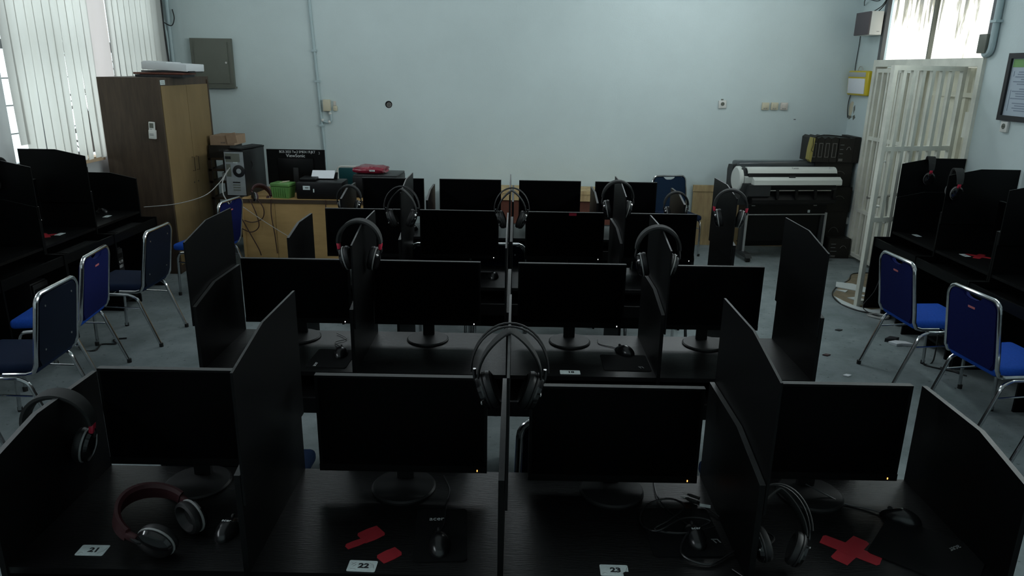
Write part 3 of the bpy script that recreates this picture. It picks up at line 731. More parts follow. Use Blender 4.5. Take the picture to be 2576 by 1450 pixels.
# ------------------------------------------------------------------ chairs
def chair(kind, label, loc, rz, group):
    """faces local +y; rear feet at y=-.27, front feet at y=.20"""
    t = thing('stacking_chair', label, 'chair', loc, rz, group)
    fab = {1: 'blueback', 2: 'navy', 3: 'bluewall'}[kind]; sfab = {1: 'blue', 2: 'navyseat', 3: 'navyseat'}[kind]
    for s in (-1, 1):
        x = s*.218
        pts = [(x, -.275, .012)] + spline([(x, -.165, .315), (x, -.140, .375), (x, -.085, .405)], 4) + spline([(x, .10, .405), (x, .165, .395), (x, .19, .345)], 4) + [(x*.98, .205, .012)]
        G().tube(pts, .0115, 10).build('leg_frame', 'chrome', t)
        G().cyl((x, -.155, .30), (x, .19, .315), .006, 8).build('stretcher', 'chrome', t)
        for yy in (-.277, .206): G().cyl((x, yy, 0), (x, yy, .028), .015, 10).build('foot', 'rubber', t)
    G().cyl((-.218, .06, .405), (.218, .06, .405), .009, 8).build('seat_bar', 'chrome', t)
    # back loop
    L = spline([(-.214, -.02, .425), (-.214, -.14, .425)], 2) + spline([(-.214, -.175, .435), (-.214, -.195, .475)], 3) + [(-.214, -.205, .55), (-.208, -.245, .80)]
    L += [(-.208+.06*(1-math.cos(a)), -.245-.004*math.sin(a), .80+.065*math.sin(a)) for a in (R(20), R(40), R(60), R(80))]
    Lr = [(-p[0], p[1], p[2]) for p in [tuple(q) for q in L]][::-1]
    G().tube([tuple(q) for q in L]+Lr, .0125, 10).build('back_frame', 'chrome', t)
    # back panel
    pr = [(-.172, .452), (-.2, .50), (-.195, .80)] + [(-.195+.055*(1-math.cos(R(a))), .80+.052*math.sin(R(a))) for a in (30, 60, 90)]
    pr = pr[:3] + [(-.188, .825), (-.168, .848), (-.13, .852)]
    dip = [(-.075, .852), (-.055, .832), (-.025, .822)] if kind != 2 else [(-.06, .853)]
    half = pr + dip
    poly = half + [(-a, b) for a, b in half[::-1]]
    def ln(z): return -.200-(z-.5)*.145
    vs = [(a, ln(b)-.004, b) for a, b in poly]; n = len(poly)
    bm = bmesh.new()
    f = bm.faces.new([bm.verts.new((a, ln(b)-.010, b)) for a, b in poly])
    ext = bmesh.ops.extrude_face_region(bm, geom=[f])
    for v in [q for q in ext['geom'] if isinstance(q, bmesh.types.BMVert)]: v.co.y += .034
    bmesh.ops.bevel(bm, geom=[e for e in bm.edges if abs(e.verts[0].co.y-ln(e.verts[0].co.z)-(e.verts[1].co.y-ln(e.verts[1].co.z))) < .004], offset=.006, segments=2, affect='EDGES')
    bk = G().addbm(bm).build('backrest', fab, t, smooth=50)
    if kind == 1:
        G().obox((.0, ln(.775)-.012, .775), (.055, .002, .012), Matrix.Rotation(R(8), 3, 'X')).build('maker_label', 'redlabel', t)
    if kind == 2:
        for sx in (-.135, .135):
            for z in (.54, .79): G().cyl((sx, ln(z)-.009, z), (sx, ln(z)-.013, z), .006, 10).build('screw', 'steel', t)
    # seat cushion
    g = G(); g.rbox((0, .025, .447), (.42, .42, .062), .024, 3)
    g.v = [(x*(1.0 if y > -.1 else .93), y, z+(.012*(1-(x/.2)**2)*(1-((y-.03)/.21)**2) if z > .45 else 0)) for x, y, z in g.v]
    g.build('seat', sfab, t, smooth=50)
    return t
c1 = chair(1, 'blue fabric chair nearest the open grille leaf, seat in view', (2.835, 4.80, 0), R(-90+3), 'chairs along the door wall')
dup(c1, 'blue fabric chair behind the one at the grille leaf, cut by the frame', (2.875, 4.02, 0), R(-90+6), 'chairs along the door wall')
dup(c1, 'blue chair whose legs alone show in the lower corner by the door wall', (2.93, 3.28, 0), R(-90+5), 'chairs along the door wall')
# window row: navy shells and blue ones alternate
c2 = chair(2, 'navy backed chair in the window row, third from the viewer', (-2.92, 5.31, 0), R(90), 'chairs along the window wall')
dup(c1, 'bright blue chair between two navy backed chairs in the window row', (-2.97, 4.53, 0), R(90+8), 'chairs along the window wall')
dup(c2, 'navy backed chair in front of the bright blue one by the windows', (-2.77, 3.80, 0), R(90+4), 'chairs along the window wall')
dup(c1, 'blue seated chair cut by the frame edge at the window row', (-2.98, 3.27, 0), R(90-6), 'chairs along the window wall')
dup(c1, 'bright blue chair farthest along, beside the wooden desk', (-2.83, 6.55, 0), R(90-8), 'chairs along the window wall')
# chairs of the middle rows
gm = 'chairs between the desk rows'
dup(c2, 'dark blue chair showing behind the monitor of card 23', (.235, 2.56, 0), 0, gm)
dup(c2, 'chair behind the tall frontmost divider on the window side, seat corner showing', (-1.045, 2.55, 0), 0, gm)
dup(c2, 'chair hidden behind the monitor of the torn red tape desk', (-.37, 2.57, 0), 0, gm)
dup(c2, 'chair behind the monitor of the frontmost red cross, seat corner showing', (1.0, 2.52, 0), 0, gm)
dup(c2, 'chair between the third and back rows, beside the middle divider', (-.135, 5.22, 0), 0, gm)
dup(c2, 'chair between the third and back rows, window side', (-.52, 5.19, 0), 0, gm)
dup(c2, 'chair between the third and back rows, at the door-side end', (1.02, 5.14, 0), 0, gm)
chair(3, 'navy chair standing against the back wall facing the room', (1.85, 8.32, 0), R(180+14), 'chairs by the back wall')
# folding chair behind the wooden desk
t = thing('folding_chair', 'teal folding chair with a chrome rim behind the wooden desk', 'chair', (-1.80, 8.3, 0), 0, 'chairs by the back wall')
loop = []
for cx, cz, a0 in ((.19, .90, 0), (-.19, .90, 90), (-.19, .77, 180), (.19, .77, 270)):
    for k in range(5):
        a = R(a0+22.5*k); loop.append((cx+.045*math.cos(a), .0, cz+.045*math.sin(a)))
G().tube(loop, .011, 8, True).build('back_rim', 'whiteplastic', t)
G().rbox((0, 0, .835), (.44, .012, .19), .004).build('backrest', 'teal', t)
for s in (-1, 1):
    G().cyl((s*.2, .0, .74), (s*.2, -.30, .012), .011, 8).build('leg', 'chrome', t); G().cyl((s*.18, -.33, .44), (s*.18, .12, .012), .011, 8).build('leg', 'chrome', t)
G().rbox((0, -.2, .44), (.36, .34, .03), .01).build('seat', 'teal', t)

# ------------------------------------------------------------------ headsets
def headset(kind, label, loc, rot=(0, 0, 0), spread=1., group='gaming headsets', red=True):
    """local x = ear to ear, z up, origin where the band rests"""
    t = thing('headset', label, 'headset', loc, rot, group)
    n = 20
    if kind == 'A':
        for yy in (-.014, .014):
            G().tube([(.108*spread*math.cos(PI*i/n), yy, -.115+.135*math.sin(PI*i/n)) for i in range(n+1)], .0032, 6).build('arc', 'hs', t)
        pts = [(.088*spread*math.cos(PI*i/n)*(.25+.75*abs(math.cos(PI*i/n))), 0, -.135+.138*math.sin(PI*i/n)) for i in range(n+1)]
        G().ribbon(pts, (0, 1, 0), [.034 + .020*math.sin(PI*i/n) for i in range(n+1)], .007).build('headband', 'hsband', t)
        ex, ez, tilt = .062*spread, -.178, 20
    else:
        pts = [(.096*spread*math.cos(PI*i/n), 0, -.098+.103*math.sin(PI*i/n)) for i in range(n+1)]
        G().ribbon(pts, (0, 1, 0), [.040 + .020*math.sin(PI*i/n) for i in range(n+1)], .017).build('headband', 'hsband', t)
        ex, ez, tilt = .066*spread, -.172, 13
    for s in (-1, 1):
        x = s*ex
        ytop = -.112 if kind == 'A' else -.10
        top = Vector((s*(.100 if kind == 'A' else .096)*spread, 0, ytop))
        G().tube(spline([top, (s*(ex+.034), 0, ytop-.035), (s*(ex+.020), 0, ez+.02)], 4), .006, 6).build('yoke', 'hs' if kind == 'B' else 'hsgloss', t)
        if kind == 'B' and red:
            G().rbox((top.x*1.0, 0, ytop-.012), (.016, .024, .034), .005, 2, Matrix.Rotation(s*R(8), 3, 'Y')).build('sleeve', 'red', t)
        T = Matrix.Translation((x, 0, ez)) @ Matrix.Rotation(s*R(tilt), 4, 'Y') @ Matrix.Rotation(s*PI/2, 4, 'Y') @ Matrix.Scale(1.22, 4, (1, 0, 0))
        # local z of the cup points outwards, local x is its long axis
        cup = G().lathe([(.030, -.004), (.043, .0), (.045, .010), (.040, .020), (.024, .026), (.006, .028)], 24, T, sy=.95).build('ear_cup', 'hsgloss', t)
        G().lathe([(.0462, -.001), (.047, .002), (.0462, .005)], 24, T, sy=.95).build('rim', 'hsrim' if kind == 'B' else 'hs', cup)
        G().lathe([(.024, -.006), (.036, -.026), (.044, -.022), (.047, -.012), (.044, -.002)], 24, T, sy=.95).build('ear_cushion', 'hs', t)
        if kind == 'A': G().obox(T @ Vector((-.012, -.035, .021)), (.003, .02, .005), Matrix.Rotation(s*R(20), 3, 'Y')).build('badge', 'hsrim', cup)
    return t
hA = headset('A', 'large headset with double wire arcs on the middle divider of the frontmost row', (-.009, 1.89, 1.352))
hB = headset('B', 'padded headset with red yokes on the second row divider, window side', (-.719, 3.275, 1.362))
gh = 'gaming headsets'
hC = headset('B', 'padded black headset on the second row divider, door side', (.655, 3.255, 1.36), (0, 0, R(-5)), red=False)
def hs(src, label, loc, rot=(0, 0, 0)): return dup(src, label, loc, rot, gh)
hs(hB, 'padded headset hanging at the low end panel beside card 21', (-1.405, 2.03, 1.065), (0, 0, R(6)))
hs(hA, 'wire arc headset on the third row divider, window side', (-.702, 4.43, 1.325))
hs(hA, 'wire arc headset on the middle divider of the third row', (-.025, 4.44, 1.325))
hs(hC, 'padded headset on the third row divider, door side', (.655, 4.66, 1.358), (0, 0, R(-4)))
hs(hB, 'padded headset with red yokes on the end divider beside the plotter', (1.327, 4.47, 1.345), (0, 0, R(-14)))
hs(hC, 'padded headset on the back row end panel near the printer', (-1.405, 6.08, 1.075), (0, 0, R(4)))
hs(hC, 'padded headset on the back row end panel before the navy chair', (1.34, 6.05, 1.072), (0, 0, R(-6)))
hs(hB, 'padded headset on the farthest divider of the door wall desks', (3.575, 6.375, 1.362), (0, 0, R(72)))
hs(hB, 'padded headset on the second divider of the door wall desks', (3.40, 5.665, 1.35), (0, 0, R(76)))
hs(hB, 'padded headset on the second nearest divider by the windows', (-3.75, 5.25, 1.362), (0, 0, R(90)))
hs(hA, 'glossy headset leaning on the divider beside the red cross', (.765, 1.83, .905), (R(-40), R(4), R(-6))).scale = (.82, .9, .86)
# headset lying on desk 21
t = hs(hB, 'headset with a dark red band lying on the desk of card 21', (-1.114, 1.852, .826))
_hx, _hz = Vector((.352, .936, 0)), Vector((-.88, .33, .34)).normalized(); _hy = _hz.cross(_hx)
t.rotation_euler = Matrix((_hx, _hy, _hz)).transposed().to_euler()
for c in t.children:
    if c.name.startswith(('headband', 'sleeve')):
        c.data = c.data.copy(); c.data.materials.clear(); c.data.materials.append(M['darkred'])
t = hs(hB, 'dark red headset lying beside the tower case on the wooden desk', (-2.60, 7.40, .845), (R(-50), R(20), R(30)))
for c in t.children:
    if c.name.startswith(('headband', 'ear_cushion', 'sleeve')):
        c.data = c.data.copy(); c.data.materials.clear(); c.data.materials.append(M['darkred'])

# ------------------------------------------------------------------ mice, pads, cards, tape, cables
def mouse(label, loc, rz, logo=True, cable=None):
    t = thing('computer_mouse', label, 'mouse', loc, rz, 'black computer mice')
    g = G().ell((0, 0, 0), (.035, .060, .039), 20, 9, zmin=0)
    g.v = [(x*(1-.12*(1 if y > 0 else 0)), y, z*(1-.35*max(0, y)/.060)) for x, y, z in g.v]
    g.build('shell', 'mouse', t, smooth=60)
    G().lathe([(.007, -.003), (.008, 0), (.007, .003)], 12, Matrix.Translation((0, .033, .028)) @ Matrix.Rotation(PI/2, 4, 'Y')).build('wheel', 'rubber', t)
    if logo: text('logo', 'acer', .016, 'whiteink', t, (0, -.006, .0392), (R(0), 0, 0))
    if cable: G().tube(spline([(0, .05, .006)]+cable, 6), .0022, 6).build('cord', 'cable', t)
    return t
mouse('mouse on the pad to the right of card 22', (-.205, 1.80, .724), R(8), False, [(.02, .10, .004), (.03, .2, .003), (.045, .28, .003), (.03, .37, .003)])
mouse('mouse with a logo beside the red banded headset', (-.835, 1.855, .72), R(-6), True, [(.02, .09, .004), (.02, .16, .003), (-.03, .2, .003)])
mouse('mouse under the cable coils by card 23', (.545, 1.855, .724), R(4), True, [(-.01, .08, .004), (-.04, .14, .003), (-.055, .22, .003), (-.04, .33, .003)])
mouse('mouse above the red cross at the door-side end', (1.215, 1.975, .72), R(58), False, [(.0, .10, .004), (-.01, .16, .004), (-.015, .22, .02), (-.04, .28, .05)])
mouse('mouse on the pad of the second row, window side', (-.825, 3.24, .724), R(5), False, [(-.01, .08, .004), (-.05, .15, .003), (.0, .2, .003), (-.06, .28, .003)])
mouse('mouse lying behind card 18 in the second row', (.545, 3.335, .72), R(40), False, [(.0, .08, .004), (-.02, .15, .003), (.02, .2, .003)])
mouse('mouse on the third row desk by the middle divider', (-.14, 4.63, .72), R(0), False)
mouse('mouse on the back row desk, window side', (-.86, 6.06, .72), R(0), False)
mouse('mouse on the window wall desk beside the cabinet', (-3.80, 6.58, .72), R(80), False)
mouse('mouse on the door wall desk nearest the grille', (3.56, 5.90, .72), R(-80), False)
def pad(label, loc, rz, logo, lp=(0, 0), lrot=0, w=.185, d=.22, mt='whiteink', mark=None):
    t = thing('mouse_pad', label, 'mouse pad', loc, rz, 'black mouse pads')
    pr = []
    for cx, cy, a0 in ((w/2-.012, d/2-.012, 0), (-w/2+.012, d/2-.012, 90), (-w/2+.012, -d/2+.012, 180), (w/2-.012, -d/2+.012, 270)):
        for k in range(4): a = R(a0+30*k); pr.append((cx+.012*math.cos(a), cy+.012*math.sin(a)))
    G().prism(pr, 'z', 0, .0035).build('cloth', 'pad', t)
    if mark:
        x, y = mark; m_ = G().box(x-.012, x+.004, y+.008, y+.011, .0034, .0039)
        m_.prism([(x-.009, y+.006), (x-.005, y+.006), (x+.001, y-.008), (x-.003, y-.008)], 'z', .0034, .0039).prism([(x+.004, y+.011), (x+.008, y+.011), (x+.014, y-.006), (x+.010, y-.006)], 'z', .0034, .0039).build('logo', 'greyink', t, smooth=0)
    if logo: text('logo', logo, .026, mt, t, (lp[0], lp[1], .0037), (0, 0, lrot))
    return t
pad('black mouse pad to the right of card 22', (-.205, 1.855, .72), R(4), 'acer', (-.015, .075), 0, .155, .25)
pad('black mouse pad under the coiled cables', (.515, 1.89, .72), R(2), '', w=.215, d=.235, mark=(.09, -.05))
pad('large black mouse pad beside the red cross', (1.215, 1.815, .72), R(50), 'acer', (.069, -.057), R(155), .24, .27, 'greyink')
pad('black mouse pad of the second row, window side', (-.855, 3.19, .72), R(-3), 'acer', (-.055, -.08), R(90), .19, .22)
pad('black mouse pad behind card 18', (.53, 3.20, .72), R(0), '', w=.22, d=.19, mark=(.065, -.058))
def card(label, loc, rz, s, sz=.034, mt='ink', w=.088, d=.045, group='numbered seat cards', bite=False):
    t = thing('number_card', label, 'card', loc, rz, group)
    pr = []
    for cx, cy, a0 in ((w/2-.004, d/2-.004, 0), (-w/2+.004, d/2-.004, 90), (-w/2+.004, -d/2+.004, 180), (w/2-.004, -d/2+.004, 270)):
        for k in range(3): a = R(a0+45*k); pr.append((cx+.004*math.cos(a), cy+.004*math.sin(a)))
    G().prism(pr, 'z', 0, .0014).build('sheet', 'card', t)
    if not s: G().box(-.012, .012, -.006, .006, .0013, .0017).build('print_mark', 'greyink', t)
    if s:
        o = text('number', s, sz, mt, t, (.004, 0, .0016), (0, 0, 0), sx=1.15, bold=.0011)
    return t
c21 = card('white card numbered 21', (-1.182, 1.752, .72), R(0), '21', .026, w=.079, d=.046)
c22 = card('white card numbered 22 with ink scribbles', (-.408, 1.706, .72), R(-2), '22', .026, w=.079, d=.046)
for p in (((-.032, .012), (-.018, .004), (-.026, -.004)), ((-.03, .002), (-.02, .014)), ((-.012, .0), (-.009, .006)), ((.018, .012), (.03, .006), (.033, -.008)), ((-.03, -.014), (-.022, -.012), (-.014, -.015)), ((.016, .002), (.028, .004))):
    G().tube([(a, b, .0016) for a, b in p], .0006, 4).build('pen_stroke', 'greyink', c22)
c23 = card('white card numbered 23 with a torn dark corner', (.290, 1.708, .72), R(-1), '23', .026, w=.078, d=.046)
G().prism([(.024, -.024), (.024, -.010), (.030, -.006), (.041, -.006), (.041, -.024)], 'z', .0002, .0022).build('torn_corner', 'desktop', c23)
for c_ in (c21, c23):
    for p in (((-.034, -.016), (-.026, -.010), (-.020, -.014)), ((.020, -.014), (.032, -.004), (.036, .012))):
        G().tube([(a, b, .0016) for a, b in p], .0005, 4).build('pen_stroke', 'greyink', c_)
card('white card numbered 18 in the second row', (.261, 3.078, .72), 0, '18', .026, w=.092, d=.042)
card('white card partly hidden behind the tall divider in the second row', (.985, 3.105, .72), 0, '', .026, w=.092, d=.042)
card('white card beside the red cross on the window wall desk', (-3.63, 5.655, .72), R(90), '', .02)
card('white card on the window wall desk beside the cabinet', (-3.645, 6.38, .72), R(94), '', .02)
card('white card on the door wall desk nearest the grille', (3.455, 6.165, .72), R(-90), '', .02)
card('white card touching the red cross on the door wall desk', (3.465, 5.475, .72), R(-90), '', .02)
def tape_cross(label, loc, strips):
    t = thing('tape_cross', label, 'tape', loc, 0, 'red tape marks')
    for i, (x, y, l, w, a) in enumerate(strips):
        j = .004
        ca, sa = math.cos(R(a)), math.sin(R(a)); pts = []
        for u, v in ((-l/2+.002, -w/2), (0, -w/2-.001), (l/2-.006, -w/2+.002), (l/2, -w/2+.012), (l/2-.003, w/2), (0, w/2+.002), (-l/2+.005, w/2-.001), (-l/2-.001, w/2-.010)):
            pts.append((x+u*ca-v*sa, y+u*sa+v*ca))
        G().prism(pts, 'z', .0002, .0008+.0005*i).build('strip', 'tape', t, smooth=0)
    return t
tape_cross('red tape cross on the frontmost desk beside the large pad', (.992, 1.818, .72), [(0, 0, .155, .05, 42), (0, 0, .165, .05, -40)])
tape_cross('two torn red tape pieces behind card 22', (-.39, 1.80, .72), [(-.020, .05, .070, .058, 38), (-.055, .006, .065, .026, 34), (.05, -.045, .066, .044, 40)])
tape_cross('red tape cross on the window wall desk', (-3.715, 5.60, .72), [(0, 0, .17, .05, 40), (0, 0, .17, .05, -48)])
tape_cross('red tape cross on the door wall desk', (3.56, 5.45, .72), [(0, 0, .19, .05, 45), (0, 0, .19, .05, -45)])
# coiled headset cable with twin plugs on desk 23
t = thing('audio_cable', 'coiled black cable with twin jack plugs on the desk of card 23', 'cable', (.5, 1.9, .72))
cp = [(.225, .045, .006), (.25, .0, .01), (.28, -.045, .012), (.24, -.085, .01), (.16, -.10, .008), (.06, -.165, .006), (-.01, -.13, .012), (.02, -.06, .03), (.10, -.01, .038), (.02, -.005, .045), (-.07, -.05, .03), (-.105, .02, .015), (-.07, .10, .02), (.0, .105, .04), (.035, .055, .045), (-.02, .0, .035), (-.07, -.03, .02), (.02, -.055, .028), (.11, -.02, .028)]
G().tube(spline(cp, 6), .0032, 6).build('cord', 'cable', t)
G().tube(spline([(.225, .045, .006), (.167, .045, .006), (.13, .09, .007), (.105, .128, .008)], 5), .0022, 6).build('lead', 'cable', t)
for (dx, dy) in ((0, 0), (.012, .022)):
    a = Vector((.097+dx, .138+dy, .008)); d = Vector((-.72, .5, 0)).normalized()
    p = G().cyl(a, a+d*.034, .0052, 10).cyl(a+d*.034, a+d*.04, .0036, 10).build('plug', 'rubber', t)
    G().cyl(a+d*.04, a+d*.056, .0018, 8).build('pin', 'steel', p)
G().obox((.115, .112, .012), (.034, .017, .001), Matrix.Rotation(R(-15), 3, 'Z')).build('cable_tag', 'card', t)
tag(G().tube(spline([(.62, 1.72, .723), (.66, 1.66, .723), (.69, 1.58, .723), (.64, 1.80, .724)][:3], 5), .002, 6).build('thin_cable', 'cable'), 'thin cable end trailing past card 23 to the desk edge', 'cable')
# adapter pieces on the desks
for lb, loc in (('white paper scrap on the floor near the door wall chairs', (2.36, 4.77, .0)), ('small dark scrap on the carpet in front of the grille door', (2.70, 5.72, 0)), ('small red scrap on the carpet beside the second row', (2.37, 5.155, 0))):
    mt = 'paper' if 'white' in lb else ('darkred' if 'red scrap' in lb else 'ink')
    tag(G().prism([(loc[0]-.03, loc[1]), (loc[0], loc[1]-.02), (loc[0]+.035, loc[1]+.005), (loc[0]+.005, loc[1]+.022)], 'z', .001, .008).build('floor_scrap', mt), lb, 'scrap')
t = thing('crumpled_litter', 'crumpled black and white wrapper on the carpet under the chair', 'litter', (3.06, 5.43, 0))
G().prism([(-.09, .0), (-.05, -.055), (.0, -.04), (.09, -.05), (.05, .01), (-.02, .03)], 'z', .001, .02).build('white_foil', 'paper', t, smooth=0)
G().prism([(-.10, .04), (-.02, .03), (.03, .07), (-.03, .10)], 'z', .001, .03).build('black_foil', 'ink', t, smooth=0)
tag(G().tube(spline([(3.20, 5.2, .30), (3.12, 5.05, .02), (3.02, 5.0, .006), (3.1, 4.92, .006), (3.2, 4.86, .006), (3.12, 4.95, .006), (3.22, 4.8, .006)], 6), .005, 6).build('floor_cable', 'cable'), 'tangled black cable on the carpet by the front chair leg', 'cable')
tag(G().tube(spline([(-3.3, 5.05, .2), (-3.2, 5.0, .01), (-3.08, 4.98, .006), (-3.1, 5.1, .006), (-3.0, 5.12, .006), (-3.06, 5.2, .006), (-2.98, 5.24, .006)], 6), .006, 6).build('floor_cable', 'cable'), 'tangled black cable on the carpet by the window row chairs', 'cable')
tag(G().tube(spline([(3.30, 6.30, .45), (3.22, 6.25, .2), (3.12, 6.22, .05), (3.2, 6.1, .006), (3.28, 6.15, .02), (3.36, 6.24, .3)], 6), .004, 6).build('hanging_cable', 'cable'), 'thin black cable dangling beside the open grille leaf', 'cable')
tag(G().tube(spline([(3.12, 6.10, .008), (3.2, 6.02, .01), (3.28, 6.06, .01), (3.22, 6.14, .01), (3.12, 6.12, .008)], 6), .012, 6).build('white_strap', 'whitecable'), 'white coiled strap on the floor at the grille leaf foot', 'strap')

# ------------------------------------------------------------------ towers and keyboards under the wall desks
def tower(label, loc, rz, lines, group='tower cases under the wall desks'):
    t = thing('computer_tower', label, 'computer', loc, rz, group)
    G().rbox((0, .22, .21), (.18, .44, .42), .008).build('case', 'pcblack', t)
    G().rbox((0, -.006, .21), (.17, .02, .40), .006).build('front', 'pcblack', t)
    G().box(-.07, .07, -.018, -.015, .335, .375).build('drive_bay', 'bezel', t)
    for k, s in enumerate(lines): text('marking', s, .034, 'whiteink', t, (.0, -.018, .30-.04*k), (PI/2, 0, 0))
    return t
tower('black tower case with white writing under the window wall desk', (-3.42, 6.03, .09), PI/2, ['SMKN 19', 'BLP 2021'])
tower('plain black tower case deeper under the window wall desks', (-3.46, 5.05, .09), PI/2, [])
tower('black tower case with faded writing under the door wall desk', (3.32, 6.0, .09), -PI/2, ['SMKN 19', 'BLP 2021'])
tower('plain black tower case under the red cross of the door wall desk', (3.34, 5.25, .09), -PI/2, [])
for nm_, x0_, y0_, lb in (('cpu_shelf', -3.60, 6.03, 'low shelf under the tower with white writing'), ('cpu_shelf', -3.60, 5.05, 'low shelf under the plain tower by the windows'), ('cpu_shelf', 3.52, 6.0, 'low shelf under the tower by the grille leaf'), ('cpu_shelf', 3.52, 5.25, 'low shelf under the tower below the red cross')):
    t = thing(nm_, lb, 'shelf', (x0_, y0_, 0), 0, 'low tower shelves')
    G().box(-.28, .28, -.13, .13, .07, .09).build('board', 'black', t)
    for s in (-1, 1): G().box(-.28, .28, s*.13-.01, s*.13+.01, 0, .07).build('foot_rail', 'black', t)
def keyboard(label, loc, rot, group='black keyboards'):
    t = thing('keyboard', label, 'keyboard', loc, rot, group)
    G().rbox((0, 0, .01), (.44, .15, .018), .006).build('body', 'bezel', t)
    g = G()
    for r_ in range(5):
        for k in range(18): g.box(-.205+.0228*k, -.186+.0228*k, -.058+.024*r_, -.038+.024*r_, .018, .023)
    g.build('keys', 'hs', t)['kind'] = 'stuff'
    return t
keyboard('black keyboard on the tray beside the cabinet', (-3.45, 6.31, .616), PI/2)
keyboard('black keyboard on the second tray of the window wall desks', (-3.45, 5.58, .616), PI/2)

# ------------------------------------------------------------------ brown cabinet
t = thing('wardrobe_cabinet', 'tall brown cabinet with two tan doors under the electrical panel', 'cabinet', (0, 0, 0))
ca, cb, cy0, cy1, cz = -3.945, -3.365, 7.06, 8.20, 1.905
G().box(ca, cb, cy0, cy0+.02, 0, cz).build('side_panel', 'woodbrown', t)
G().box(ca, cb, cy1-.02, cy1, 0, cz).build('side_panel', 'woodbrown', t)
G().box(ca, cb, cy0+.02, cy1-.02, cz-.02, cz).build('top_panel', 'woodbrown', t)
G().box(ca, ca+.02, cy0+.02, cy1-.02, 0, cz-.02).build('back_panel', 'woodbrown', t)
G().box(cb-.03, cb-.002, cy0+.02, cy1-.02, cz-.09, cz-.02).build('top_rail', 'woodbrown', t)
G().box(cb-.03, cb-.002, cy0+.02, cy1-.02, 0, .08).build('plinth', 'woodbrown', t)
ym = (cy0+cy1)/2
for a, b, hy in ((cy0+.025, ym-.003, ym-.05), (ym+.003, cy1-.05, ym+.05)):
    d = G().box(cb-.02, cb+.004, a, b, .085, cz-.075).build('door', 'woodtan', t)
    G().tube([(cb+.004, hy, .97), (cb+.03, hy, .97), (cb+.03, hy, 1.11), (cb+.004, hy, 1.11)], .0035, 6).build('handle', 'darkwood', d)
    G().cyl((cb+.004, hy, .85), (cb+.007, hy, .85), .008, 10).build('lock', 'ink', d)
G().box(cb-.03, cb+.006, cy1-.048, cy1-.02, .085, cz-.03).build('hinge_stile', 'darkwood', t)
G().box(cb, cb+.003, cy0+.025, cy0+.12, cz-.065, cz-.022).build('paper_label', 'card', t)
for z in (-.052, -.038): G().box(cb+.003, cb+.0036, cy0+.04, cy0+.105, cz+z-.003, cz+z+.003).build('print_line', 'greyink', t)
t = thing('remote_control', 'white remote in a holder on the cabinet side', 'remote', (-3.475, 7.06, 1.425), (0, R(4), 0))
G().rbox((0, -.012, .0), (.058, .02, .155), .006).build('body', 'whiteplastic', t)
G().box(-.019, .019, -.0235, -.022, .02, .065).build('display', 'panelgrey', t)
G().rbox((.004, -.014, -.04), (.066, .032, .085), .006).build('holder', 'whiteplastic', t)
G().box(-.018, .004, -.0235, -.0215, .006, .012).build('print_line', 'greyink', t)
for z in (-.035, -.047): G().box(-.018, .022, -.0315, -.030, z-.003, z+.003).build('print_line', 'greyink', t)
# things on top of the cabinet
t = thing('foam_slab', 'white foam slab topmost on the brown cabinet', 'foam', (-3.41, 7.50, 2.005), (R(0), R(2.5), R(-6)))
G().rbox((0, 0, 0), (.46, .34, .07), .008).build('slab', 'foam', t)
G().rbox((-.10, -.02, .037), (.24, .26, .010), .004).build('upper_sheet', 'foam', t)
tag(G().rbox((-3.42, 7.50, 1.960), (.47, .32, .014), .002).build('black_board', 'ink'), 'thin black board under the white foam slab', 'board')
tag(G().rbox((-3.47, 7.44, 1.941), (.48, .30, .018), .002).build('red_brown_board', 'redbrown'), 'red brown board on the cabinet under the black board', 'board')
tag(G().rbox((-3.47, 7.44, 1.918), (.46, .28, .024), .002).build('black_folder', 'ink'), 'black folder lowest in the pile on the cabinet', 'folder')
# ------------------------------------------------------------------ rack behind the cabinet
t = thing('storage_rack', 'narrow dark rack between the cabinet and the tower case', 'rack', (-3.14, 8.15, 0))
for x in (-.19, .19):
    for y in (-.2, .2): G().box(x-.015, x+.015, y-.015, y+.015, 0, 1.06).build('post', 'darkwood', t)
for z in (.2, .62, .80, .93, 1.05): G().box(-.205, .205, -.215, .215, z-.012, z+.012).build('shelf', 'darkwood', t)
t = thing('black_carton', 'black carton with faint lettering on the rack behind the cabinet', 'box', (-3.13, 8.13, 1.063))
G().box(-.20, .03, -.18, .18, 0, .13).build('box', 'boxblack', t); text('print', 'acer', .05, 'dimink', t, (-.05, -.181, .085), (PI/2, 0, 0))
t = thing('cardboard_box', 'brown cardboard box with open flap above the black carton', 'box', (-3.12, 8.15, 1.194))
G().box(-.20, .06, -.17, .17, 0, .10).build('box', 'cardboard', t)
G().obox((.035, -.175, .075), (.11, .006, .11), Matrix.Rotation(R(-10), 3, 'Y')).build('flap', 'cardboard', t)
text('print', 'acer', .03, 'dimink', t, (-.06, -.172, .03), (PI/2, 0, 0))
tag(G().rbox((-3.16, 8.02, .855), (.13, .1, .085), .004).build('white_carton', 'foam'), 'small white carton inside the dark rack', 'box')
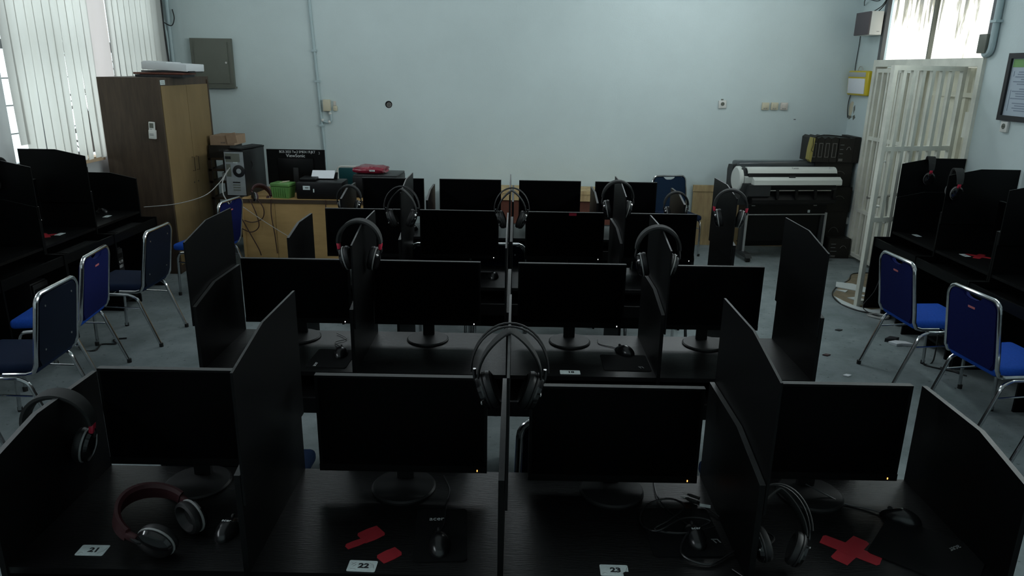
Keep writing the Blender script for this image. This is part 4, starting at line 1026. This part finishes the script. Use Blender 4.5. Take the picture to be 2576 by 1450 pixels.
# ------------------------------------------------------------------ wooden desk with its things
t = thing('wooden_desk', 'wide plywood desk with a plain front beside the brown cabinet', 'desk', (0, 0, 0))
G().box(-2.76, -1.12, 7.20, 8.0, .725, .75).build('tabletop', 'woodorange', t)
G().box(-2.74, -2.42, 7.215, 7.235, .06, .725).build('front_board', 'woodorange', t)
G().box(-2.415, -1.14, 7.215, 7.235, .06, .725).build('front_board', 'woodorange', t)
G().box(-2.76, -2.735, 7.20, 7.98, 0, .725).build('side_panel', 'woodorange', t); G().box(-1.145, -1.12, 7.20, 7.98, 0, .725).build('side_panel', 'woodorange', t)
G().box(-2.76, -1.12, 7.195, 7.20, .715, .752).build('dark_lip', 'darkwood', t)
t = thing('tower_case', 'old tower case on the wooden desk, bare metal rear towards the viewer', 'computer', (-2.84, 7.36, .75), R(-4))
G().box(-.105, .105, 0, .50, .0, .455).build('case', 'pcblack', t)
G().box(-.098, .098, -.004, .002, .01, .445).build('rear_plate', 'pcgrey', t)
rim = G().lathe([(.062, 0), (.062, .004), (.056, .006)], 28, Matrix.Translation((.042, -.004, .255)) @ Matrix.Rotation(PI/2, 4, 'X')).build('fan', 'pcblack', t)
G().lathe([(.026, 0), (.024, .004)], 20, Matrix.Translation((.042, -.010, .255)) @ Matrix.Rotation(PI/2, 4, 'X')).build('fan_hub', 'pcgrey', rim)
G().box(-.085, .06, -.007, -.004, .345, .43).build('power_supply', 'panelgrey', t)
G().box(-.088, -.03, -.010, -.007, .375, .402).build('power_inlet', 'pcblack', t)
G().box(-.085, -.04, -.008, -.004, .20, .325).build('port_panel', 'panelgrey', t)
for k in range(4): G().box(-.03, .045, -.007, -.004, .135-.026*k, .147-.026*k).build('slot_cover', 'panelgrey' if k else 'pcblack', t)
G().box(-.01, .035, -.006, -.004, .335, .35).build('sticker', 'card', t)
G().tube(arc((.107, .13, .30), (.05, .045), R(60), R(-60), 10, 'yz'), .003, 5).build('side_handle', 'pcblack', t)
keyboard('black keyboard lying on top of the old tower case', (-2.80, 7.62, 1.206), (R(2), 0, R(78)))
m = monitor('big monitor turned away on the wooden desk, white lettering on its back', (-2.325, 7.74, .75), PI, .61, .37, .07)
text('maker_name', 'ViewSonic', .048, 'whiteink', m, (0, .0235, .375), (PI/2, 0, PI), sx=1.0)
text('marker_note', 'BOS 2025 Tw.2 SMKN 19.JKT', .036, 'whiteink', m, (-.02, .0235, .415), (PI/2, 0, PI), sx=.85)
text('marker_digit', '3', .04, 'greyink', m, (-.25, .0235, .405), (PI/2, 0, PI))
for c in m.children:
    if c.name.startswith(('screen', 'chin', 'power_light')): pass
t = thing('plastic_basket', 'small green plastic basket with a lid on the wooden desk', 'basket', (-2.36, 7.34, .75), R(-12))
vs = [(-.085,-.065,0),(.085,-.065,0),(.085,.065,0),(-.085,.065,0),(-.1,-.075,.115),(.1,-.075,.115),(.1,.075,.115),(-.1,.075,.115)]
G().add(vs, [(3,2,1,0),(0,1,5,4),(1,2,6,5),(2,3,7,6),(3,0,4,7)]).build('body', 'green', t)
for k in range(7):
    x = -.075+.025*k; G().box(x-.004, x+.004, -.078, -.066, .015, .105).build('rib', 'green', t)
G().rbox((0, 0, .135), (.205, .155, .035), .008).build('lid', 'green', t)
G().tube([(-.02, -.02, .152), (.06, -.03, .165), (.06, .03, .165), (-.02, .03, .155)], .004, 5).build('handle', 'ivory', t)
t = thing('inkjet_printer', 'black printer with white paper in its rear tray', 'printer', (-1.975, 7.40, .75), R(1))
G().rbox((0, 0, .085), (.46, .30, .17), .012).build('body', 'plotblack', t)
G().obox((.0, .13, .20), (.26, .012, .07), Matrix.Rotation(R(-30), 3, 'X')).build('paper_support', 'plotblack', t)
G().rbox((-.13, .02, .185), (.16, .20, .03), .008).build('scan_lid', 'plotblack', t)
G().box(-.16, -.09, -.153, -.15, .095, .135).build('label', 'card', t)
G().box(-.14, -.105, -.1536, -.153, .112, .119).build('print_line', 'ink', t)
G().box(-.06, -.048, -.153, -.15, .07, .105).build('sticker', 'card', t)
t = thing('paper_sheet', 'white paper stack standing in the black printer tray', 'paper', (-1.985, 7.45, .93), (R(-48), 0, R(1)))
G().box(-.115, .115, -.006, 0, 0, .105).build('front_sheet', 'paper', t)
G().prism([(0, .0), (.004, .09), (.02, .105), (.012, .07)], 'x', -.115, .115).build('rear_sheet', 'paper', t)
t = thing('laser_printer', 'black box-shaped printer on the wooden desk under the red package', 'printer', (-1.425, 7.58, .75), R(-3))
G().rbox((0, 0, .11), (.46, .42, .22), .015).build('body', 'plotblack', t)
G().rbox((0, .01, .224), (.45, .40, .016), .006).build('lid', 'plotdark', t)
G().box(-.17, .15, -.213, -.208, .03, .10).build('paper_drawer', 'bezel', t)
t = thing('red_package', 'shiny red plastic-wrapped package on the black printer', 'package', (-1.50, 7.56, .985), (0, 0, R(-6)))
bm = bmesh.new(); bmesh.ops.create_cube(bm, size=1); bmesh.ops.subdivide_edges(bm, edges=bm.edges[:], cuts=4, use_grid_fill=True)
rnd = random.Random(3)
for v in bm.verts:
    x, y, z = v.co; k = 1-.25*abs(z*2)**2
    v.co = Vector((x*.31*(1+.06*rnd.uniform(-1, 1)), y*.26*k, .036+z*.072*(1-.35*(2*x)**4)+.006*rnd.uniform(-1, 1)))
G().addbm(bm).build('wrap', 'redbag', t, smooth=40)
G().box(.02, .075, -.137, -.133, .03, .045).build('label', 'card', t)
G().box(.03, .065, -.1376, -.137, .035, .039).build('print_line', 'ink', t)
# cables of the wooden desk
tag(G().tube(spline([(-3.60, 6.95, .70), (-3.30, 6.98, .73), (-3.05, 7.05, .80), (-2.95, 7.18, .90), (-2.90, 7.30, 1.00), (-2.885, 7.345, 1.04)], 6), .0042, 6).build('network_cable', 'whitecable'), 'white network cable stretched from the window desks to the tower case', 'cable')
tag(G().tube(spline([(-2.90, 7.33, 1.02), (-2.92, 7.22, .92), (-2.91, 7.18, .80), (-2.86, 7.18, .70), (-2.8, 7.15, .6)], 6), .006, 6).build('white_lead', 'whitecable'), 'white lead dropping from the tower case behind the blue chair', 'cable')
for P, mt, lb in (([(-2.44, 7.19, .755), (-2.45, 7.185, .6), (-2.43, 7.185, .4), (-2.42, 7.19, .2)], 'browncable', 'brown cable hanging straight down the wooden desk front by the basket'),
                  ([(-1.90, 7.19, .755), (-1.895, 7.185, .55), (-1.885, 7.185, .3)], 'browncable', 'brown cable hanging down the wooden desk front under the printer'),
                  ([(-2.66, 7.19, .755), (-2.60, 7.175, .62), (-2.58, 7.175, .48), (-2.66, 7.17, .42), (-2.76, 7.17, .46)], 'browncable', 'brown cable loop on the wooden desk front beside the blue chair'),
                  ([(-2.74, 7.17, .55), (-2.68, 7.17, .42), (-2.60, 7.17, .25), (-2.58, 7.17, .18)], 'browncable', 'brown cable slanting down the wooden desk front by the chair'),
                  ([(-2.58, 7.19, .755), (-2.52, 7.18, .66), (-2.54, 7.18, .56), (-2.64, 7.175, .52), (-2.72, 7.17, .54)], 'browncable', 'thin brown cable curling over the wooden desk edge'),
                  ([(-2.72, 7.16, .68), (-2.50, 7.10, .55), (-2.25, 6.98, .44), (-2.05, 6.85, .38)], 'whitecable', 'thin white string slanting across the wooden desk front')):
    tag(G().tube(spline(P, 6), .0055 if mt == 'browncable' else .003, 6).build('desk_cable' if mt == 'browncable' else 'string', mt), lb, 'cable')
# ------------------------------------------------------------------ low bench at the back wall
t = thing('low_bench', 'low wooden bench along the back wall behind the monitors', 'bench', (0, 0, 0))
G().box(-.75, 1.42, 8.35, 8.72, .66, .70).build('top', 'ply', t)
G().box(-.75, 1.42, 8.36, 8.38, .58, .66).build('apron', 'ply', t)
G().box(-.73, 1.40, 8.40, 8.42, .30, .58).build('front_board', 'redbrown', t)
for x in (-.73, .32, 1.37): G().box(x, x+.04, 8.37, 8.70, 0, .66).build('leg', 'redbrown', t)
# plywood boards against the back wall
t = thing('plywood_boards', 'pale plywood boards leaning on the back wall behind the plotter', 'board', (0, 0, 0))
for a, b in ((2.13, 2.72), (2.735, 3.36)):
    G().box(a, b, 8.745, 8.765, 0, .655).build('board', 'ply', t)
G().box(2.125, 3.36, 8.735, 8.765, .66, .735).build('top_rail', 'ply', t)
G().box(2.72, 2.735, 8.75, 8.765, 0, .655).build('seam', 'darkwood', t)
# ------------------------------------------------------------------ plotter
t = thing('large_format_printer', 'large white and black plotter on a wheeled stand', 'plotter', (3.02, 8.13, 0), R(7))
xl, xr = -.55, .56
G().prism([(.02, .62), (.30, .70), (.30, 1.03), (-.0, 1.03), (-.06, .86), (-.03, .72)], 'x', xl, xr).build('body', 'plotdark', t)
# white front cover with dark stripe
def strip(name, prof, a, b, mt, th=.012):
    pp = prof+[(p[0]+th, p[1]-th*.6) for p in prof[::-1]]
    return G().prism(pp, 'x', a, b).build(name, mt, t)
strip('top_cover', [(.02, 1.045), (-.02, 1.042), (-.055, 1.015), (-.068, .985)], xl+.05, xr-.03, 'plotwhite')
strip('dark_stripe', [(-.068, .985), (-.079, .945)], xl+.055, xr-.035, 'plotblack')
strip('front_cover', [(-.080, .945), (-.13, .915), (-.135, .865)], xl+.30, xr+.005, 'plotwhite', .02)
G().prism([(-.078, .945), (-.13, .915), (-.135, .865), (-.05, .865)], 'x', xl+.10, xl+.30).build('control_cover', 'plotwhite', t)
G().prism([(-.075, .948), (-.078, .944), (-.05, .86), (.0, .86), (.0, .95)], 'x', xl+.02, xl+.10).build('side_wedge', 'plotwhite', t)
G().lathe([(.140, 0), (.140, .03), (.125, .042)], 36, Matrix.Translation((xl+.012, .075, .905)) @ Matrix.Rotation(-PI/2, 4, 'Y'), sy=.95).build('end_cap', 'plotwhite', t)
for c in t.children:
    if c.name.startswith('end_cap'): c.data.transform(Matrix.Translation((0, 0, 0)))
G().prism([(.20, 1.05), (.32, 1.04), (.345, .98), (.33, .74), (.20, .70)], 'x', xl-.02, xl+.02).build('end_plate', 'plotdark', t)
G().rbox((-.02, .31, 1.02), (.98, .16, .12), .03, 3).build('roll_cover', 'plotsmoke', t)
G().prism([(-.128, .862), (-.118, .74), (-.02, .68), (.1, .68), (.1, .862)], 'x', xl+.055, xl+.30).build('front_panel', 'plotdark', t)
# mouth and paper guide
G().box(xl+.30, xr-.06, -.13, -.04, .835, .865).build('mouth_lip', 'plotblack', t)
G().prism([(-.02, .84), (-.05, .78), (-.13, .70), (-.135, .66), (-.05, .64), (.1, .64), (.1, .84)], 'x', xl+.10, xr-.03).build('paper_guide', 'plotblack', t)
G().cyl((xl+.30, -.11, .80), (xr-.10, -.11, .80), .006, 8).build('guide_rod', 'steel', t)
for k in range(4):
    x = xl+.37+.22*k; G().prism([(-.125, .81), (-.11, .81), (-.10, .74), (-.14, .715)], 'x', x, x+.03).build('guide_finger', 'plotblack', t)
G().box(xl+.10, xr-.05, .02, .20, .50, .64).build('lower_chassis', 'plotblack', t)
for x in (xl+.19, xr-.19): G().box(x-.02, x+.02, .014, .02, .607, .615).build('clip', 'alu', t)
G().box(xr-.27, xr-.245, .012, .02, .53, .56).build('sticker', 'card', t)
for x in (xl+.12, xr-.05):
    G().box(x-.010, x+.010, .0, .02, .09, .53).build('leg_tube', 'alu', t)
    G().box(x-.04, x+.01, .03, .09, .09, .56).build('leg', 'plotdark', t)
    G().prism([(-.17, .05), (-.12, .09), (.36, .09), (.42, .05)], 'x', x-.035, x+.035).build('foot', 'plotdark', t)
    for y in (-.13, .38):
        w = G().lathe([(.010, -.022), (.026, -.022), (.026, .022), (.010, .022)], 20, Matrix.Translation((x, y, .026)) @ Matrix.Rotation(PI/2, 4, 'Y')).build('caster', 'rubber', t)
G().cyl((xl+.12, .01, .51), (xr-.05, .01, .51), .007, 8).build('cross_rod', 'alu', t)
G().prism([(.05, .50), (.06, .20), (.14, .12), (.30, .14), (.31, .145), (.14, .128), (.068, .205), (.058, .50)], 'x', xl+.16, xr-.09).build('media_basket', 'bluewall', t)
for c in t.children:
    if c.name.startswith('media_basket'): c.data.materials.clear(); c.data.materials.append(M['plotblack'])
text('maker_name', 'Canon', .030, 'ink', t, (.05, -.036, 1.036), (R(40), 0, 0))
G().box(.44, .49, -.036, -.03, 1.026, 1.04).build('price_sticker', 'paper', t)
G().rbox((.0, -.088, .948), (.075, .012, .022), .003).build('latch', 'plotdark', t)
# ------------------------------------------------------------------ stack of cartons in the corner
def carton(label, x0, x1, y0, y1, z0, z1, prints=True, seed=1):
    t = thing('black_carton', label, 'box', ((x0+x1)/2, y0, z0), 0, 'black cartons stacked in the corner')
    w = x1-x0
    G().box(-w/2, w/2, 0, y1-y0, .001, z1-z0-.002).build('box', 'boxblack', t)
    h = z1-z0; rnd = random.Random(seed)
    if prints:
        G().box(-w*.42, -w*.15, -.002, 0, h*.06, h*.16).build('barcode_label', 'boxgrey', t)
        for k in range(3): G().box(-w*.40, -w*(.1+.1*rnd.random()), -.002, 0, h*(.35+.18*k), h*(.35+.18*k)+.005).build('print_line', 'greyink', t)
        G().tube(arc((w*.18, -.001, h*.40), (w*.16, h*.24), R(150), R(30), 10), .003, 4).build('print_curve', 'boxgrey', t)
    return t
carton('lowest carton of the corner stack, standing on the floor', 3.60, 3.845, 8.18, 8.62, 0, .235, True, 1)
carton('second carton from the floor in the corner stack', 3.42, 3.84, 8.36, 8.74, .0, .515, True, 2)
carton('third carton up in the corner stack beside the plotter', 3.42, 3.85, 8.35, 8.74, .515, .80, True, 3)
carton('fourth carton up in the corner stack, level with the plotter top', 3.40, 3.825, 8.38, 8.74, .80, 1.075, True, 4)
rndc = random.Random(8)
xx = 3.335
for k, (w, lb) in enumerate(((.055, 'black carton first in the upright row, beside the yellow board'), (.075, 'black carton second in the upright row on the corner stack'), (.075, 'black carton third in the upright row on the corner stack'), (.085, 'black carton fourth in the upright row on the corner stack'))):
    t = thing('upright_carton', lb, 'box', (xx+w/2, 8.36, 1.076), 0, 'upright cartons on the corner stack')
    G().prism([(-w/2, 0), (w/2-.003, 0), (w/2-.003, .26), (0, .285), (-w/2, .262)], 'y', 0, .34).build('box', 'boxblack', t)
    G().box(-w*.28, w*.30, -.002, 0, .055, .215).build('spine_label', 'boxgrey', t)
    G().box(-w*.20, w*.22, -.003, -.001, .062, .208).build('spine_dark', 'boxblack', t)
    xx += w
t = carton('wide black carton ending the upright row in the corner', 3.63, 3.80, 8.36, 8.70, 1.076, 1.35, True, 6)
t = thing('side_carton', 'tall black carton against the side wall, topmost in the corner', 'box', (3.835, 8.36, 1.076))
G().box(-.033, .033, .0, .36, 0, .285).build('box', 'boxblack', t)
t = thing('yellow_board', 'torn yellow board standing at the end of the upright cartons', 'board', (3.322, 8.345, 1.076), (0, R(3), 0))
G().prism([(-.02, .03), (.012, 0), (.014, .27), (-.012, .275), (-.022, .15)], 'y', 0, .10).build('board', 'yellow', t)
for c in t.children: c.data.materials.clear(); c.data.materials.append(M['olive'])
G().tube(spline([(-.012, -.004, .27), (.0, -.004, .2), (-.01, -.004, .14), (.01, -.004, .12)], 4), .003, 5).build('crack', 'ink', t)
tag(G().tube(spline([(3.335, 8.40, 1.34), (3.45, 8.40, 1.375), (3.6, 8.4, 1.37), (3.76, 8.4, 1.352)], 6), .007, 6).build('carton_strap', 'cable'), 'black strap lying over the upright cartons', 'strap')
t = thing('floor_socket', 'white socket low on the side wall beside the cartons', 'socket', (XR, 8.42, .40), R(-90))
G().rbox((0, -.02, 0), (.06, .04, .08), .006).build('body', 'whiteplastic', t)
G().tube(spline([(0, -.02, .04), (.01, -.02, .15), (-.02, -.015, .28)], 5), .006, 6).build('cable', 'whitecable', t)
